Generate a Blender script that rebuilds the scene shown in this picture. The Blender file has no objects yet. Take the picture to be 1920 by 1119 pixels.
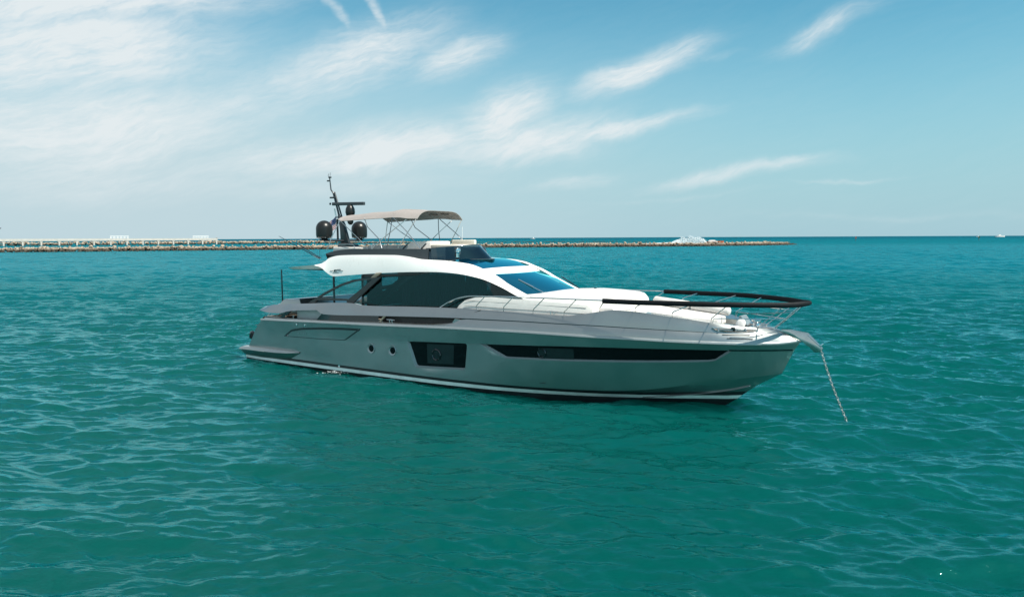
import bpy, bmesh, math, random
import numpy as np
from mathutils import Vector, Matrix
from mathutils.geometry import delaunay_2d_cdt

random.seed(7)
rng = np.random.default_rng(11)
S = bpy.context.scene
COL = S.collection

# ------------------------------------------------------------------ camera
YAW = 0.602
BOAT = (-10.093, 34.983, 0.0)
cam_d = bpy.data.cameras.new('camera')
cam_d.sensor_width = 36.0
cam_d.lens = 1398.77 / 1920 * 36.0
cam_d.clip_start = 0.5
cam_d.clip_end = 60000
cam = bpy.data.objects.new('camera', cam_d)
COL.objects.link(cam)
roll = math.atan((442.2 - 448.2) / 1350.0)
pitch = math.atan((559.5 - 445.933) * math.cos(roll) / 1398.77)
fw = Vector((0, math.cos(pitch), -math.sin(pitch)))
up = Vector((0, math.sin(pitch), math.cos(pitch)))
rt = Vector((1, 0, 0))
rt2 = rt * math.cos(roll) + up * math.sin(roll)
up2 = -rt * math.sin(roll) + up * math.cos(roll)
M = Matrix((rt2, up2, -fw)).transposed().to_4x4()
M.translation = Vector((0, 0, 5.28))
cam.matrix_world = M
S.camera = cam

# ------------------------------------------------------------------ view
S.view_settings.view_transform = 'Standard'
S.view_settings.look = 'None'
S.view_settings.exposure = 0.6
S.view_settings.gamma = 1.0

# ------------------------------------------------------------------ sun
SUN = Vector((0.47, -0.33, 0.82)).normalized()
sd = bpy.data.lights.new('sun', 'SUN')
sd.energy = 5.0
sd.angle = math.radians(0.53)
sd.color = (1.0, 0.94, 0.84)
so = bpy.data.objects.new('sun', sd)
so.rotation_euler = SUN.to_track_quat('Z', 'Y').to_euler()
so.location = SUN * 100
COL.objects.link(so)

# ------------------------------------------------------------------ node helper
class NB:
    def __init__(self, tree):
        self.t = tree
    def new(self, typ, **kw):
        n = self.t.nodes.new(typ)
        for k, v in kw.items():
            setattr(n, k, v)
        return n
    def link(self, a, b):
        self.t.links.new(a, b)
    def put(self, sock, v):
        if isinstance(v, bpy.types.NodeSocket):
            self.link(v, sock)
        else:
            sock.default_value = v
    def m(self, op, a, b=0.0, c=0.0, clamp=False):
        n = self.new('ShaderNodeMath', operation=op)
        n.use_clamp = clamp
        self.put(n.inputs[0], a); self.put(n.inputs[1], b)
        if op in ('MULTIPLY_ADD', 'SMOOTH_MIN', 'SMOOTH_MAX'):
            self.put(n.inputs[2], c)
        return n.outputs[0]
    def add(self, a, b): return self.m('ADD', a, b)
    def sub(self, a, b): return self.m('SUBTRACT', a, b)
    def mul(self, a, b): return self.m('MULTIPLY', a, b)
    def smooth(self, v, lo, hi, a=0.0, b=1.0):
        n = self.new('ShaderNodeMapRange', interpolation_type='SMOOTHSTEP')
        self.put(n.inputs[0], v)
        n.inputs[1].default_value = lo; n.inputs[2].default_value = hi
        n.inputs[3].default_value = a; n.inputs[4].default_value = b
        return n.outputs[0]
    def comb(self, x, y, z):
        n = self.new('ShaderNodeCombineXYZ')
        self.put(n.inputs[0], x); self.put(n.inputs[1], y); self.put(n.inputs[2], z)
        return n.outputs[0]
    def noise(self, vec, scale, detail=4, rough=0.55, dist=0.0):
        n = self.new('ShaderNodeTexNoise')
        self.link(vec, n.inputs['Vector'])
        n.inputs['Scale'].default_value = scale
        n.inputs['Detail'].default_value = detail
        n.inputs['Roughness'].default_value = rough
        n.inputs['Distortion'].default_value = dist
        return n.outputs[0]
    def mix(self, f, a, b, mode='MIX'):
        n = self.new('ShaderNodeMix', data_type='RGBA', blend_type=mode)
        self.put(n.inputs[0], f)
        for s, v in ((n.inputs[6], a), (n.inputs[7], b)):
            if isinstance(v, bpy.types.NodeSocket):
                self.link(v, s)
            else:
                s.default_value = (*v, 1.0)
        return n.outputs[2]

# ------------------------------------------------------------------ sky
W = bpy.data.worlds.new('World')
S.world = W
W.use_nodes = True
wt = W.node_tree
wt.nodes.clear()
nb = NB(wt)
out = nb.new('ShaderNodeOutputWorld')
bg = nb.new('ShaderNodeBackground')
nb.link(bg.outputs[0], out.inputs[0])
sky = nb.new('ShaderNodeTexSky', sky_type='NISHITA')
sky.sun_disc = False
sky.sun_elevation = math.asin(SUN.z)
sky.sun_rotation = math.atan2(SUN.x, SUN.y)
sky.altitude = 0
sky.air_density = 1.0
sky.dust_density = 0.6
sky.ozone_density = 1.2
SKY_STRENGTH = 0.0907
bg.inputs[1].default_value = SKY_STRENGTH
tc = nb.new('ShaderNodeTexCoord')
sep = nb.new('ShaderNodeSeparateXYZ')
nb.link(tc.outputs['Generated'], sep.inputs[0])
dx, dy, dz = sep.outputs
az = nb.m('ARCTAN2', dx, dy)                      # 0 straight ahead, + to the right
el = nb.m('ARCSINE', dz)
AE = nb.comb(az, el, 0.0)
# domain warp so that cloud edges curl and feather
wn = nb.new('ShaderNodeTexNoise'); wn.inputs['Scale'].default_value = 5.5
wn.inputs['Detail'].default_value = 5; wn.inputs['Roughness'].default_value = 0.55
nb.link(AE, wn.inputs['Vector'])
wsep = nb.new('ShaderNodeSeparateXYZ'); nb.link(wn.outputs['Color'], wsep.inputs[0])
wx = nb.mul(nb.sub(wsep.outputs[0], 0.5), 0.105)
wy = nb.mul(nb.sub(wsep.outputs[1], 0.5), 0.058)
wa = nb.add(az, wx)
we = nb.add(el, wy)
def rotated(a, e, deg, sx, sy):
    c, s = math.cos(math.radians(deg)), math.sin(math.radians(deg))
    p = nb.add(nb.mul(a, c / sx), nb.mul(e, s / sx))
    q = nb.add(nb.mul(a, -s / sy), nb.mul(e, c / sy))
    return p, q
p, q = rotated(wa, we, 12, 0.11, 0.019)
streak = nb.noise(nb.comb(p, q, 3.1), 1.0, 7, 0.62, 0.3)
p, q = rotated(wa, we, 20, 0.03, 0.006)
fine = nb.noise(nb.comb(p, q, 8.7), 1.0, 6, 0.6, 0.2)
soft = nb.noise(nb.comb(wa, we, 1.7), 7.0, 4, 0.5)
tex = nb.add(nb.add(nb.mul(streak, 0.58), nb.mul(fine, 0.42)), nb.mul(soft, 0.25))   # mean about 0.62

def deg_az(u): return math.atan((u - 960) / 1398.77)
def deg_el(u, v): return math.atan((445.9 - (u - 960) * 0.0044 - v) / 1398.77 * math.cos(deg_az(u)))
# centre (u,v of the photo turned to directions once), half length, half width in px, tilt, strength, warp share
BLOBS = [
    (215, 15, 310, 46, 7, 1.0), (120, 105, 300, 90, 7, 0.95), (60, 235, 220, 60, 0, 0.7), (300, 125, 70, 45, 10, 0.5), (60, 150, 240, 55, 0, 0.6),
    (625, 40, 62, 11, -58, 0.6), (703, 40, 75, 14, -74, 0.65),
    (670, 125, 200, 62, 22, 0.85), (560, 165, 230, 60, 12, 0.55), (860, 118, 120, 44, 18, 0.75), (430, 150, 60, 90, -40, 0.35),
    (720, 285, 380, 50, 6, 0.85), (940, 230, 120, 55, 24, 0.95), (1150, 250, 180, 17, 9, 0.85), (1000, 270, 190, 40, 10, 0.85),
    (1195, 142, 135, 32, 19, 0.9), (1290, 130, 110, 10, 12, 0.3), (1540, 66, 105, 22, 19, 0.65),
    (1350, 330, 185, 17, 8, 0.6), (1455, 310, 85, 12, 13, 0.6), (1062, 340, 100, 20, 10, 0.5),
    (1580, 335, 110, 5, 4, 0.35), (160, 240, 320, 95, 4, 0.85), (400, 215, 260, 55, 12, 0.6),
    (250, 330, 420, 60, 3, 0.5), (620, 350, 380, 30, 3, 0.4), (1700, 402, 300, 9, 1, 0.25), (1250, 372, 260, 8, 3, 0.25),
]
dens = None
for (u, v, L, w, t, k) in BLOBS:
    a0, e0 = deg_az(u), deg_el(u, v)
    p, q = rotated(nb.sub(wa, a0), nb.sub(we, e0), t, L / 1399.0, w / 1399.0)
    r2 = nb.add(nb.mul(p, p), nb.mul(q, q))
    g = nb.mul(nb.m('EXPONENT', nb.mul(r2, -1.15)), k)
    dens = g if dens is None else nb.m('SMOOTH_MAX', dens, g, 0.18)
# ambient cirrus elsewhere in the sky, so that the sea has something to mirror
elsewhere = nb.smooth(nb.m('ABSOLUTE', az), 0.72, 1.1)
high = nb.smooth(el, 0.36, 0.6)
left = nb.smooth(az, 0.15, -0.5)
amb = nb.mul(nb.m('MAXIMUM', elsewhere, high), nb.add(nb.mul(left, 0.35), 0.22))
dens = nb.m('MAXIMUM', dens, amb)
cl = nb.mul(dens, nb.smooth(tex, 0.32, 0.88, 0.52, 1.24))
cl = nb.m('MINIMUM', nb.mul(nb.smooth(cl, 0.0, 1.25, 0.0, 1.25), 1.0), 0.96)
# milky air low over the left half of the horizon
veil = nb.mul(nb.smooth(el, 0.34, 0.03), nb.smooth(az, 0.50, -0.45, 0.04, 0.85))
base = nb.mix(1.0, sky.outputs[0], (0.42, 1.0, 0.95), 'MULTIPLY')
hz = nb.smooth(el, 0.31, 0.0, 0.0, 0.9)
base = nb.mix(hz, base, (2.78, 4.26, 4.98))
base = nb.mix(veil, base, (3.95, 4.95, 5.35))
colr = nb.mix(cl, base, (5.7, 6.15, 6.3))
nb.link(colr, bg.inputs[0])

# ------------------------------------------------------------------ materials
MATS = {}
def mat(name, col, rough=0.5, metal=0.0, coat=0.0, var=0.06, vscale=3.0, bump=0.0, bscale=40.0, spec=0.5, coatr=0.05, stretch=None):
    m = bpy.data.materials.new(name)
    m.use_nodes = True
    b = NB(m.node_tree)
    p = m.node_tree.nodes['Principled BSDF']
    t = b.new('ShaderNodeTexCoord')
    vec = t.outputs['Object']
    if stretch:
        mp = b.new('ShaderNodeMapping'); mp.inputs['Scale'].default_value = stretch
        b.link(vec, mp.inputs['Vector']); vec = mp.outputs[0]
    n = b.noise(vec, vscale, 5, 0.6)
    k = b.smooth(n, 0.25, 0.75, 1 - var, 1 + var)
    mx = b.mix(1.0, col, (1, 1, 1), 'MULTIPLY')
    mul = b.new('ShaderNodeMix', data_type='RGBA', blend_type='MULTIPLY')
    mul.inputs[0].default_value = 1.0
    mul.inputs[6].default_value = (*col, 1)
    cc = b.new('ShaderNodeCombineColor')
    for i in range(3):
        b.link(k, cc.inputs[i])
    b.link(cc.outputs[0], mul.inputs[7])
    b.link(mul.outputs[2], p.inputs['Base Color'])
    r = b.smooth(n, 0.25, 0.75, max(0.02, rough * 0.85), min(1, rough * 1.15))
    b.link(r, p.inputs['Roughness'])
    p.inputs['Metallic'].default_value = metal
    p.inputs['Specular IOR Level'].default_value = spec
    p.inputs['Coat Weight'].default_value = coat
    p.inputs['Coat Roughness'].default_value = coatr
    if bump:
        bn = b.new('ShaderNodeBump')
        bn.inputs['Strength'].default_value = bump
        bn.inputs['Distance'].default_value = 0.02
        b.link(b.noise(vec, bscale, 4, 0.6), bn.inputs['Height'])
        b.link(bn.outputs[0], p.inputs['Normal'])
    MATS[name] = m
    return m

def glass_mat(name, tint, refl, gloss_col=(1, 1, 1), ior=1.5, rough=0.01):
    m = bpy.data.materials.new(name)
    m.use_nodes = True
    t = m.node_tree
    t.nodes.clear()
    b = NB(t)
    o = b.new('ShaderNodeOutputMaterial')
    tr = b.new('ShaderNodeBsdfTransparent'); tr.inputs[0].default_value = (*tint, 1)
    gl = b.new('ShaderNodeBsdfGlossy'); gl.inputs['Color'].default_value = (*gloss_col, 1)
    gl.inputs['Roughness'].default_value = rough
    fr = b.new('ShaderNodeFresnel'); fr.inputs['IOR'].default_value = ior
    f = b.m('ADD', fr.outputs[0], refl, clamp=True)
    mx = b.new('ShaderNodeMixShader')
    b.link(f, mx.inputs[0]); b.link(tr.outputs[0], mx.inputs[1]); b.link(gl.outputs[0], mx.inputs[2])
    b.link(mx.outputs[0], o.inputs[0])
    MATS[name] = m
    return m

HULL = mat('gunmetal_paint', (0.33, 0.345, 0.34), 0.33, 0.93, 0.9, 0.03, 0.8, coatr=0.025)
SILV = mat('silver_trim', (0.34, 0.36, 0.36), 0.34, 0.6, 0.3, 0.04)
WHITE = mat('white_gelcoat', (0.89, 0.84, 0.80), 0.3, 0, 0.4, 0.02, 1.2)
PAD = mat('white_upholstery', (0.60, 0.575, 0.55), 0.75, 0, 0, 0.05, 4, 0.15, 60)
BOOT = mat('black_antifouling', (0.012, 0.014, 0.016), 0.45, var=0.25, vscale=2)
STRIPE = mat('white_boot_stripe', (0.78, 0.79, 0.76), 0.4, var=0.12, vscale=2.2)
BLACK = mat('black_gloss', (0.010, 0.011, 0.013), 0.12, 0, 0.6, 0.1)
DGREY = mat('charcoal_paint', (0.034, 0.038, 0.043), 0.35, 0.1, 0.2, 0.05)
FRAME = mat('dark_window_frame', (0.045, 0.036, 0.036), 0.35, 0.1, 0.2, 0.08)
CHROME = mat('stainless_steel', (0.72, 0.72, 0.71), 0.14, 1.0, 0, 0.05, 6)
CANVAS = mat('bimini_canvas', (0.29, 0.255, 0.24), 0.9, 0, 0, 0.05, 2.5, 0.5, 25)
COVER = mat('dark_rail_cover', (0.009, 0.010, 0.012), 0.6, 0, 0, 0.12, 6, 0.3, 30, spec=0.12)
RADOME = mat('radome_black', (0.011, 0.011, 0.011), 0.34, 0.0, 0.0, 0.1, spec=0.4)
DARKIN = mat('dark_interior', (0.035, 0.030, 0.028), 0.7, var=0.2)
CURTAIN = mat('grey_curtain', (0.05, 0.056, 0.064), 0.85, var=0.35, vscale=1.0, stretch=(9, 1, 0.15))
WOOD = mat('tan_wood', (0.42, 0.31, 0.22), 0.5, var=0.15, stretch=(1, 1, 6))
CREAM = mat('cream_leather', (0.56, 0.52, 0.45), 0.6, var=0.06)
TEAK = mat('teak_deck', (0.36, 0.29, 0.23), 0.65, var=0.2, vscale=2, stretch=(0.6, 14, 1))
GLASS = glass_mat('saloon_glass', (0.26, 0.33, 0.36), 0.0, (0.75, 1, 1))
CLEAR = glass_mat('wing_glass', (0.62, 0.72, 0.72), 0.0)
WSHIELD = glass_mat('windshield_glass', (0.06, 0.18, 0.22), 0.42, (0.20, 0.85, 0.98))
FLYGL = glass_mat('flybridge_glass', (0.09, 0.16, 0.20), 0.06, (0.7, 0.9, 1))
STEEL = mat('brushed_steel_plate', (0.48, 0.50, 0.48), 0.22, 1.0, 0, 0.15, 3)
LIP = mat('window_lip_paint', (0.26, 0.29, 0.29), 0.5, 0.3, 0.0, 0.04)
HULLGL = mat('hull_window_glass', (0.004, 0.006, 0.007), 0.05, 0, 0.0, 0.05, spec=0.15)
BLIND = mat('window_blind_behind_glass', (0.016, 0.024, 0.025), 0.08, 0, 0, 0.1, spec=0.35)

# ------------------------------------------------------------------ mesh helpers
def obj(name, verts, faces, m, parent=None, smooth=True, angle=35):
    me = bpy.data.meshes.new(name)
    me.from_pydata([tuple(map(float, v)) for v in verts], [], [tuple(int(i) for i in f) for f in faces])
    me.validate()
    bm = bmesh.new(); bm.from_mesh(me)
    bmesh.ops.recalc_face_normals(bm, faces=bm.faces)
    bm.to_mesh(me); bm.free()
    if m: me.materials.append(m)
    if smooth:
        me.polygons.foreach_set('use_smooth', [True] * len(me.polygons))
        me.set_sharp_from_angle(angle=math.radians(angle))
    o = bpy.data.objects.new(name, me)
    COL.objects.link(o)
    if parent is not None: o.parent = parent
    return o

class MB:
    """collects simple solids into one mesh"""
    def __init__(self): self.v = []; self.f = []
    def _add(self, v, f):
        k = len(self.v); self.v += [tuple(x) for x in v]; self.f += [tuple(i + k for i in q) for q in f]; return self
    def loft(self, curves, close=False, capA=False, capB=False):
        n = len(curves[0]); m = len(curves); v = [p for c in curves for p in c]; f = []
        for i in range(m - 1 + (1 if close else 0)):
            a, b = i * n, ((i + 1) % m) * n
            for j in range(n - 1): f.append((a + j, a + j + 1, b + j + 1, b + j))
        if capA: f.append([i * n for i in range(m)])
        if capB: f.append([i * n + n - 1 for i in range(m)])
        return self._add(v, f)
    def tube(self, pts, r, sides=8, ry=None, caps=True):
        pts = [Vector(p) for p in pts]; rings = []
        n = len(pts)
        rad = r if isinstance(r, (list, tuple)) else [r] * n
        for i, p in enumerate(pts):
            t = (pts[min(i + 1, n - 1)] - pts[max(i - 1, 0)]).normalized()
            a = Vector((0, 0, 1)) if abs(t.z) < 0.92 else Vector((1, 0, 0))
            s = t.cross(a).normalized(); u = s.cross(t).normalized()
            k = 1.0 if ry is None else ry
            rings.append([p + s * math.cos(2 * math.pi * j / sides) * rad[i] + u * math.sin(2 * math.pi * j / sides) * rad[i] * k for j in range(sides)])
        v = [q for ring in rings for q in ring]; f = []
        for i in range(n - 1):
            for j in range(sides):
                f.append((i * sides + j, i * sides + (j + 1) % sides, (i + 1) * sides + (j + 1) % sides, (i + 1) * sides + j))
        if caps:
            f.append(list(range(sides))[::-1]); f.append([(n - 1) * sides + j for j in range(sides)])
        return self._add(v, f)
    def lathe(self, prof, c, sides=24, axis=(0, 0, 1)):
        c = Vector(c); ax = Vector(axis).normalized()
        a = Vector((1, 0, 0)) if abs(ax.x) < 0.9 else Vector((0, 1, 0))
        s = ax.cross(a).normalized(); u = ax.cross(s)
        v = []; f = []
        for (r, h) in prof:
            for j in range(sides):
                t = 2 * math.pi * j / sides
                v.append(c + ax * h + s * math.cos(t) * r + u * math.sin(t) * r)
        for i in range(len(prof) - 1):
            for j in range(sides):
                f.append((i * sides + j, i * sides + (j + 1) % sides, (i + 1) * sides + (j + 1) % sides, (i + 1) * sides + j))
        f.append(list(range(sides))); f.append([(len(prof) - 1) * sides + j for j in range(sides)])
        return self._add(v, f)
    def box(self, c, size, bev=0.0, rot=None):
        bm = bmesh.new(); bmesh.ops.create_cube(bm, size=1)
        bmesh.ops.scale(bm, vec=size, verts=bm.verts)
        if bev: bmesh.ops.bevel(bm, geom=list(bm.edges), offset=bev, segments=3, affect='EDGES', profile=0.5)
        if rot: bmesh.ops.rotate(bm, cent=(0, 0, 0), matrix=rot, verts=bm.verts)
        bmesh.ops.translate(bm, vec=c, verts=bm.verts)
        bm.verts.index_update()
        self._add([v.co.copy() for v in bm.verts], [[v.index for v in q.verts] for q in bm.faces]); bm.free(); return self
    def prism(self, poly, y0, y1, bev=0.0):
        """poly in X,Z extruded along Y"""
        bm = bmesh.new()
        vs = [bm.verts.new((x, y0, z)) for x, z in poly]
        fc = bm.faces.new(vs)
        r = bmesh.ops.extrude_face_region(bm, geom=[fc])
        bmesh.ops.translate(bm, vec=(0, y1 - y0, 0), verts=[g for g in r['geom'] if isinstance(g, bmesh.types.BMVert)])
        if bev: bmesh.ops.bevel(bm, geom=list(bm.edges), offset=bev, segments=2, affect='EDGES', profile=0.5)
        bm.verts.index_update()
        self._add([v.co.copy() for v in bm.verts], [[v.index for v in q.verts] for q in bm.faces]); bm.free(); return self
    def build(self, name, m, parent=None, smooth=True, angle=35):
        return obj(name, self.v, self.f, m, parent, smooth, angle)

def pchip(tab):
    xs = np.array([p[0] for p in tab], float); ys = np.array([p[1] for p in tab], float)
    h = np.diff(xs); d = np.diff(ys) / h; n = len(xs); t = np.zeros(n)
    t[0], t[-1] = d[0], d[-1]
    for i in range(1, n - 1):
        if d[i - 1] * d[i] > 0:
            w1, w2 = 2 * h[i] + h[i - 1], h[i] + 2 * h[i - 1]
            t[i] = (w1 + w2) / (w1 / d[i - 1] + w2 / d[i])
    def f(x):
        x = min(max(x, xs[0]), xs[-1]); i = min(max(int(np.searchsorted(xs, x)) - 1, 0), n - 2)
        s = (x - xs[i]) / h[i]
        return float((2*s**3-3*s**2+1)*ys[i] + (s**3-2*s**2+s)*h[i]*t[i] + (-2*s**3+3*s**2)*ys[i+1] + (s**3-s**2)*h[i]*t[i+1])
    return f
def curve3(pts):
    """pts (X,Y,Z) by rising X -> f(X) giving the point"""
    fy = pchip([(p[0], p[1]) for p in pts]); fz = pchip([(p[0], p[2]) for p in pts])
    return lambda x: (x, fy(x), fz(x))
def smooth_path(pts, n=8):
    """Catmull-Rom through pts"""
    P = [Vector(p) for p in pts]; P = [2 * P[0] - P[1]] + P + [2 * P[-1] - P[-2]]; o = []
    for i in range(1, len(P) - 2):
        for k in range(n):
            t = k / n
            o.append(0.5 * ((2*P[i]) + (P[i+1]-P[i-1])*t + (2*P[i-1]-5*P[i]+4*P[i+1]-P[i+2])*t*t + (3*P[i]-P[i-1]-3*P[i+1]+P[i+2])*t**3))
    o.append(P[-2]); return o
def lin(a, b, n): return [a + (b - a) * i / (n - 1) for i in range(n)]
def flip(c): return [(x, -y, z) for x, y, z in c]

def tag(o, label=None, cat=None, group=None, kind=None):
    for k, v in (('label', label), ('category', cat), ('group', group), ('kind', kind)):
        if v: o[k] = v
    return o
def empty(name, loc, rz=0.0):
    o = bpy.data.objects.new(name, None); o.location = loc; o.rotation_euler = (0, 0, rz)
    o.empty_display_size = 0.3
    COL.objects.link(o); return o

# ------------------------------------------------------------------ sea
def sea_height():
    """directional wind waves: wavelength, heading, amplitude, phase"""
    n = 150
    lam = np.exp(rng.uniform(math.log(0.17), math.log(7.0), n))
    th = rng.normal(math.radians(262), math.radians(20), n)
    th[::5] = rng.normal(math.radians(225), math.radians(40), n)[::5]
    k = 2 * math.pi / lam
    slope = 0.046 * np.exp(-((np.log(lam) - math.log(0.72)) / 1.05) ** 2) + 0.008 + 0.014 * np.exp(-((np.log(lam) - math.log(3.6)) / 0.4) ** 2)
    amp = slope / k
    ph = rng.uniform(0, 2 * math.pi, n)
    return lam, k, th, amp, ph

def make_sea():
    LV = -0.06
    rows = [2.0, 4.0, 6.0, 7.0]
    while rows[-1] < 420: rows.append(rows[-1] * 1.0032 if rows[-1] > 8 else rows[-1] + 0.15)
    while rows[-1] < 40000: rows.append(rows[-1] * 1.04)
    rows = np.array(rows)
    half = math.radians(50)
    a_f = np.linspace(-half, half, 700)
    a_c = np.linspace(half, 2 * math.pi - half, 90)[1:-1]
    ang = np.concatenate([a_f, a_c]); fade_a = np.concatenate([np.ones(len(a_f)), np.zeros(len(a_c))])
    R, A = np.meshgrid(rows, ang, indexing='ij')
    X = R * np.sin(A); Y = R * np.cos(A); Z = np.zeros_like(X); DX = np.zeros_like(X); DY = np.zeros_like(X)
    lam, k, th, amp, ph = sea_height()
    dr = np.gradient(rows)[:, None]
    grid = np.maximum(dr, R * 0.0026)
    gust = 1.0 + 0.35 * np.sin(X * 0.13 + Y * 0.05 + 1.0) * np.sin(Y * 0.11 - X * 0.04 + 2.2)
    for i in range(len(lam)):
        kx, ky = k[i] * math.cos(th[i]), k[i] * math.sin(th[i])
        f = np.clip(lam[i] / grid / 2.6 - 0.5, 0, 1) * fade_a[None, :]
        pz = kx * X + ky * Y + ph[i]
        Z += amp[i] * f * np.cos(pz)
        s = amp[i] * f * 0.35 * np.sin(pz)
        DX -= s * math.cos(th[i]); DY -= s * math.sin(th[i])
    Z *= gust
    V = np.stack([X + DX, Y + DY, Z + LV], -1).reshape(-1, 3)
    nr, na = X.shape
    idx = np.arange(nr * na).reshape(nr, na)
    nxt = np.roll(idx, -1, axis=1)
    q = np.stack([idx[:-1], nxt[:-1], nxt[1:], idx[1:]], -1).reshape(-1, 4)[:, ::-1]
    V = np.concatenate([V, [[0, 0, LV]]])
    tri = np.stack([idx[0], nxt[0], np.full(na, nr * na)], -1)
    me = bpy.data.meshes.new('sea')
    me.vertices.add(len(V)); me.vertices.foreach_set('co', V.astype(np.float32).ravel())
    loops = np.concatenate([q.ravel(), tri.ravel()]).astype(np.int32)
    starts = np.concatenate([np.arange(len(q)) * 4, len(q) * 4 + np.arange(len(tri)) * 3]).astype(np.int32)
    me.loops.add(len(loops)); me.loops.foreach_set('vertex_index', loops)
    me.polygons.add(len(starts)); me.polygons.foreach_set('loop_start', starts)
    me.update(calc_edges=True)
    me.polygons.foreach_set('use_smooth', np.ones(len(starts), bool))
    if me.polygons[0].normal.z < 0: me.flip_normals()
    m = bpy.data.materials.new('sea_water'); m.use_nodes = True
    b = NB(m.node_tree); p = m.node_tree.nodes['Principled BSDF']
    g = b.new('ShaderNodeNewGeometry')
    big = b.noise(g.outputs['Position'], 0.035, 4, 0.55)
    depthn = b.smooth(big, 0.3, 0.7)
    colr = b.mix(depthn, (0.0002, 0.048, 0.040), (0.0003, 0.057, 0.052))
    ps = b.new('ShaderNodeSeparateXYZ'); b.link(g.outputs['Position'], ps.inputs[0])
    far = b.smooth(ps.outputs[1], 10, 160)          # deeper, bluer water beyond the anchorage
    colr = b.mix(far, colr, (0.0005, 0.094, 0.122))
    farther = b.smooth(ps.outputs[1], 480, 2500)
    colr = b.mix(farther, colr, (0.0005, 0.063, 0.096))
    mp = b.new('ShaderNodeMapping'); mp.inputs['Scale'].default_value = (0.42, 1.0, 1.0)
    mp.inputs['Rotation'].default_value = (0, 0, math.radians(-9))
    b.link(g.outputs['Position'], mp.inputs['Vector'])
    n1 = b.noise(mp.outputs[0], 4.5, 4, 0.55, 0.3)
    n2 = b.noise(mp.outputs[0], 0.9, 3, 0.5, 0.2)
    h = b.add(n1, b.mul(n2, 2.2))
    bp = b.new('ShaderNodeBump'); bp.inputs['Strength'].default_value = 1.0; bp.inputs['Distance'].default_value = 0.022
    b.link(h, bp.inputs['Height'])
    m.node_tree.nodes.remove(p)
    out = [n for n in m.node_tree.nodes if n.type == 'OUTPUT_MATERIAL'][0]
    # light is scattered back from inside the water, so shadows on it are soft
    df = b.new('ShaderNodeSubsurfaceScattering', falloff='BURLEY'); b.link(colr, df.inputs['Color'])
    df.inputs['Scale'].default_value = 1.0; df.inputs['Radius'].default_value = (0.5, 2.6, 2.4); b.link(bp.outputs[0], df.inputs['Normal'])
    gl = b.new('ShaderNodeBsdfGlossy'); gl.inputs['Color'].default_value = (0.44, 0.94, 1.0, 1); b.link(bp.outputs[0], gl.inputs['Normal'])
    b.link(b.smooth(ps.outputs[1], 30, 400, 0.04, 0.22), gl.inputs['Roughness'])
    fr = b.new('ShaderNodeFresnel'); fr.inputs['IOR'].default_value = 1.333; b.link(bp.outputs[0], fr.inputs['Normal'])
    # faces of unresolved wavelets hide each other at low angles, so the open sea mirrors less than a pane would
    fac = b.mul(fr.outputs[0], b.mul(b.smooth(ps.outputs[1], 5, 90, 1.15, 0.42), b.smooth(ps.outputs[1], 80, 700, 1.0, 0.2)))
    mx = b.new('ShaderNodeMixShader'); b.link(fac, mx.inputs[0]); b.link(df.outputs[0], mx.inputs[1]); b.link(gl.outputs[0], mx.inputs[2])
    b.link(mx.outputs[0], out.inputs['Surface'])
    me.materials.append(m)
    o = bpy.data.objects.new('sea', me); COL.objects.link(o)
    tag(o, kind='structure'); o['label'] = 'rippled turquoise sea'
    return o
make_sea()

# ------------------------------------------------------------------ rock breakwaters, pier, far boats
def rock_material():
    m = bpy.data.materials.new('limestone_boulder'); m.use_nodes = True
    b = NB(m.node_tree); p = m.node_tree.nodes['Principled BSDF']
    g = b.new('ShaderNodeNewGeometry'); sp = b.new('ShaderNodeSeparateXYZ'); b.link(g.outputs['Position'], sp.inputs[0])
    n = b.noise(g.outputs['Position'], 0.45, 3, 0.6); n2 = b.noise(g.outputs['Position'], 2.2, 5, 0.65)
    c = b.mix(b.smooth(n, 0.36, 0.62), (0.15, 0.105, 0.07), (0.52, 0.43, 0.34))
    c = b.mix(b.smooth(n2, 0.35, 0.65), c, (0.28, 0.215, 0.155))
    wet = b.smooth(b.add(sp.outputs[2], b.mul(n2, 0.9)), 1.0, 2.3, 1.0, 0.0)      # tide mark of dark weed
    c = b.mix(wet, c, (0.035, 0.028, 0.018))
    b.link(c, p.inputs['Base Color']); p.inputs['Roughness'].default_value = 0.9
    bp = b.new('ShaderNodeBump'); bp.inputs['Strength'].default_value = 0.8; bp.inputs['Distance'].default_value = 0.3
    b.link(b.noise(g.outputs['Position'], 1.5, 5, 0.7), bp.inputs['Height']); b.link(bp.outputs[0], p.inputs['Normal'])
    return m
ROCK = rock_material()
def rock_shape(seed, sub=2):
    r = random.Random(seed); bm = bmesh.new(); bmesh.ops.create_icosphere(bm, subdivisions=sub, radius=0.5)
    pl = [(Vector((r.gauss(0, 1), r.gauss(0, 1), r.gauss(0, 0.8))).normalized(), r.uniform(0.27, 0.45)) for _ in range(9)]
    for v in bm.verts:
        for nrm, d in pl:
            k = v.co.dot(nrm)
            if k > d: v.co -= nrm * (k - d) * 0.92
        v.co += Vector((r.uniform(-1, 1), r.uniform(-1, 1), r.uniform(-1, 1))) * 0.02
    bm.verts.index_update()
    v = np.array([x.co[:] for x in bm.verts]); f = np.array([[q.index for q in t.verts] for t in bm.faces]); bm.free()
    return v, f
SHAPES = [rock_shape(i) for i in range(10)]
SMALL = [rock_shape(50 + i, 1) for i in range(10)]
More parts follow.
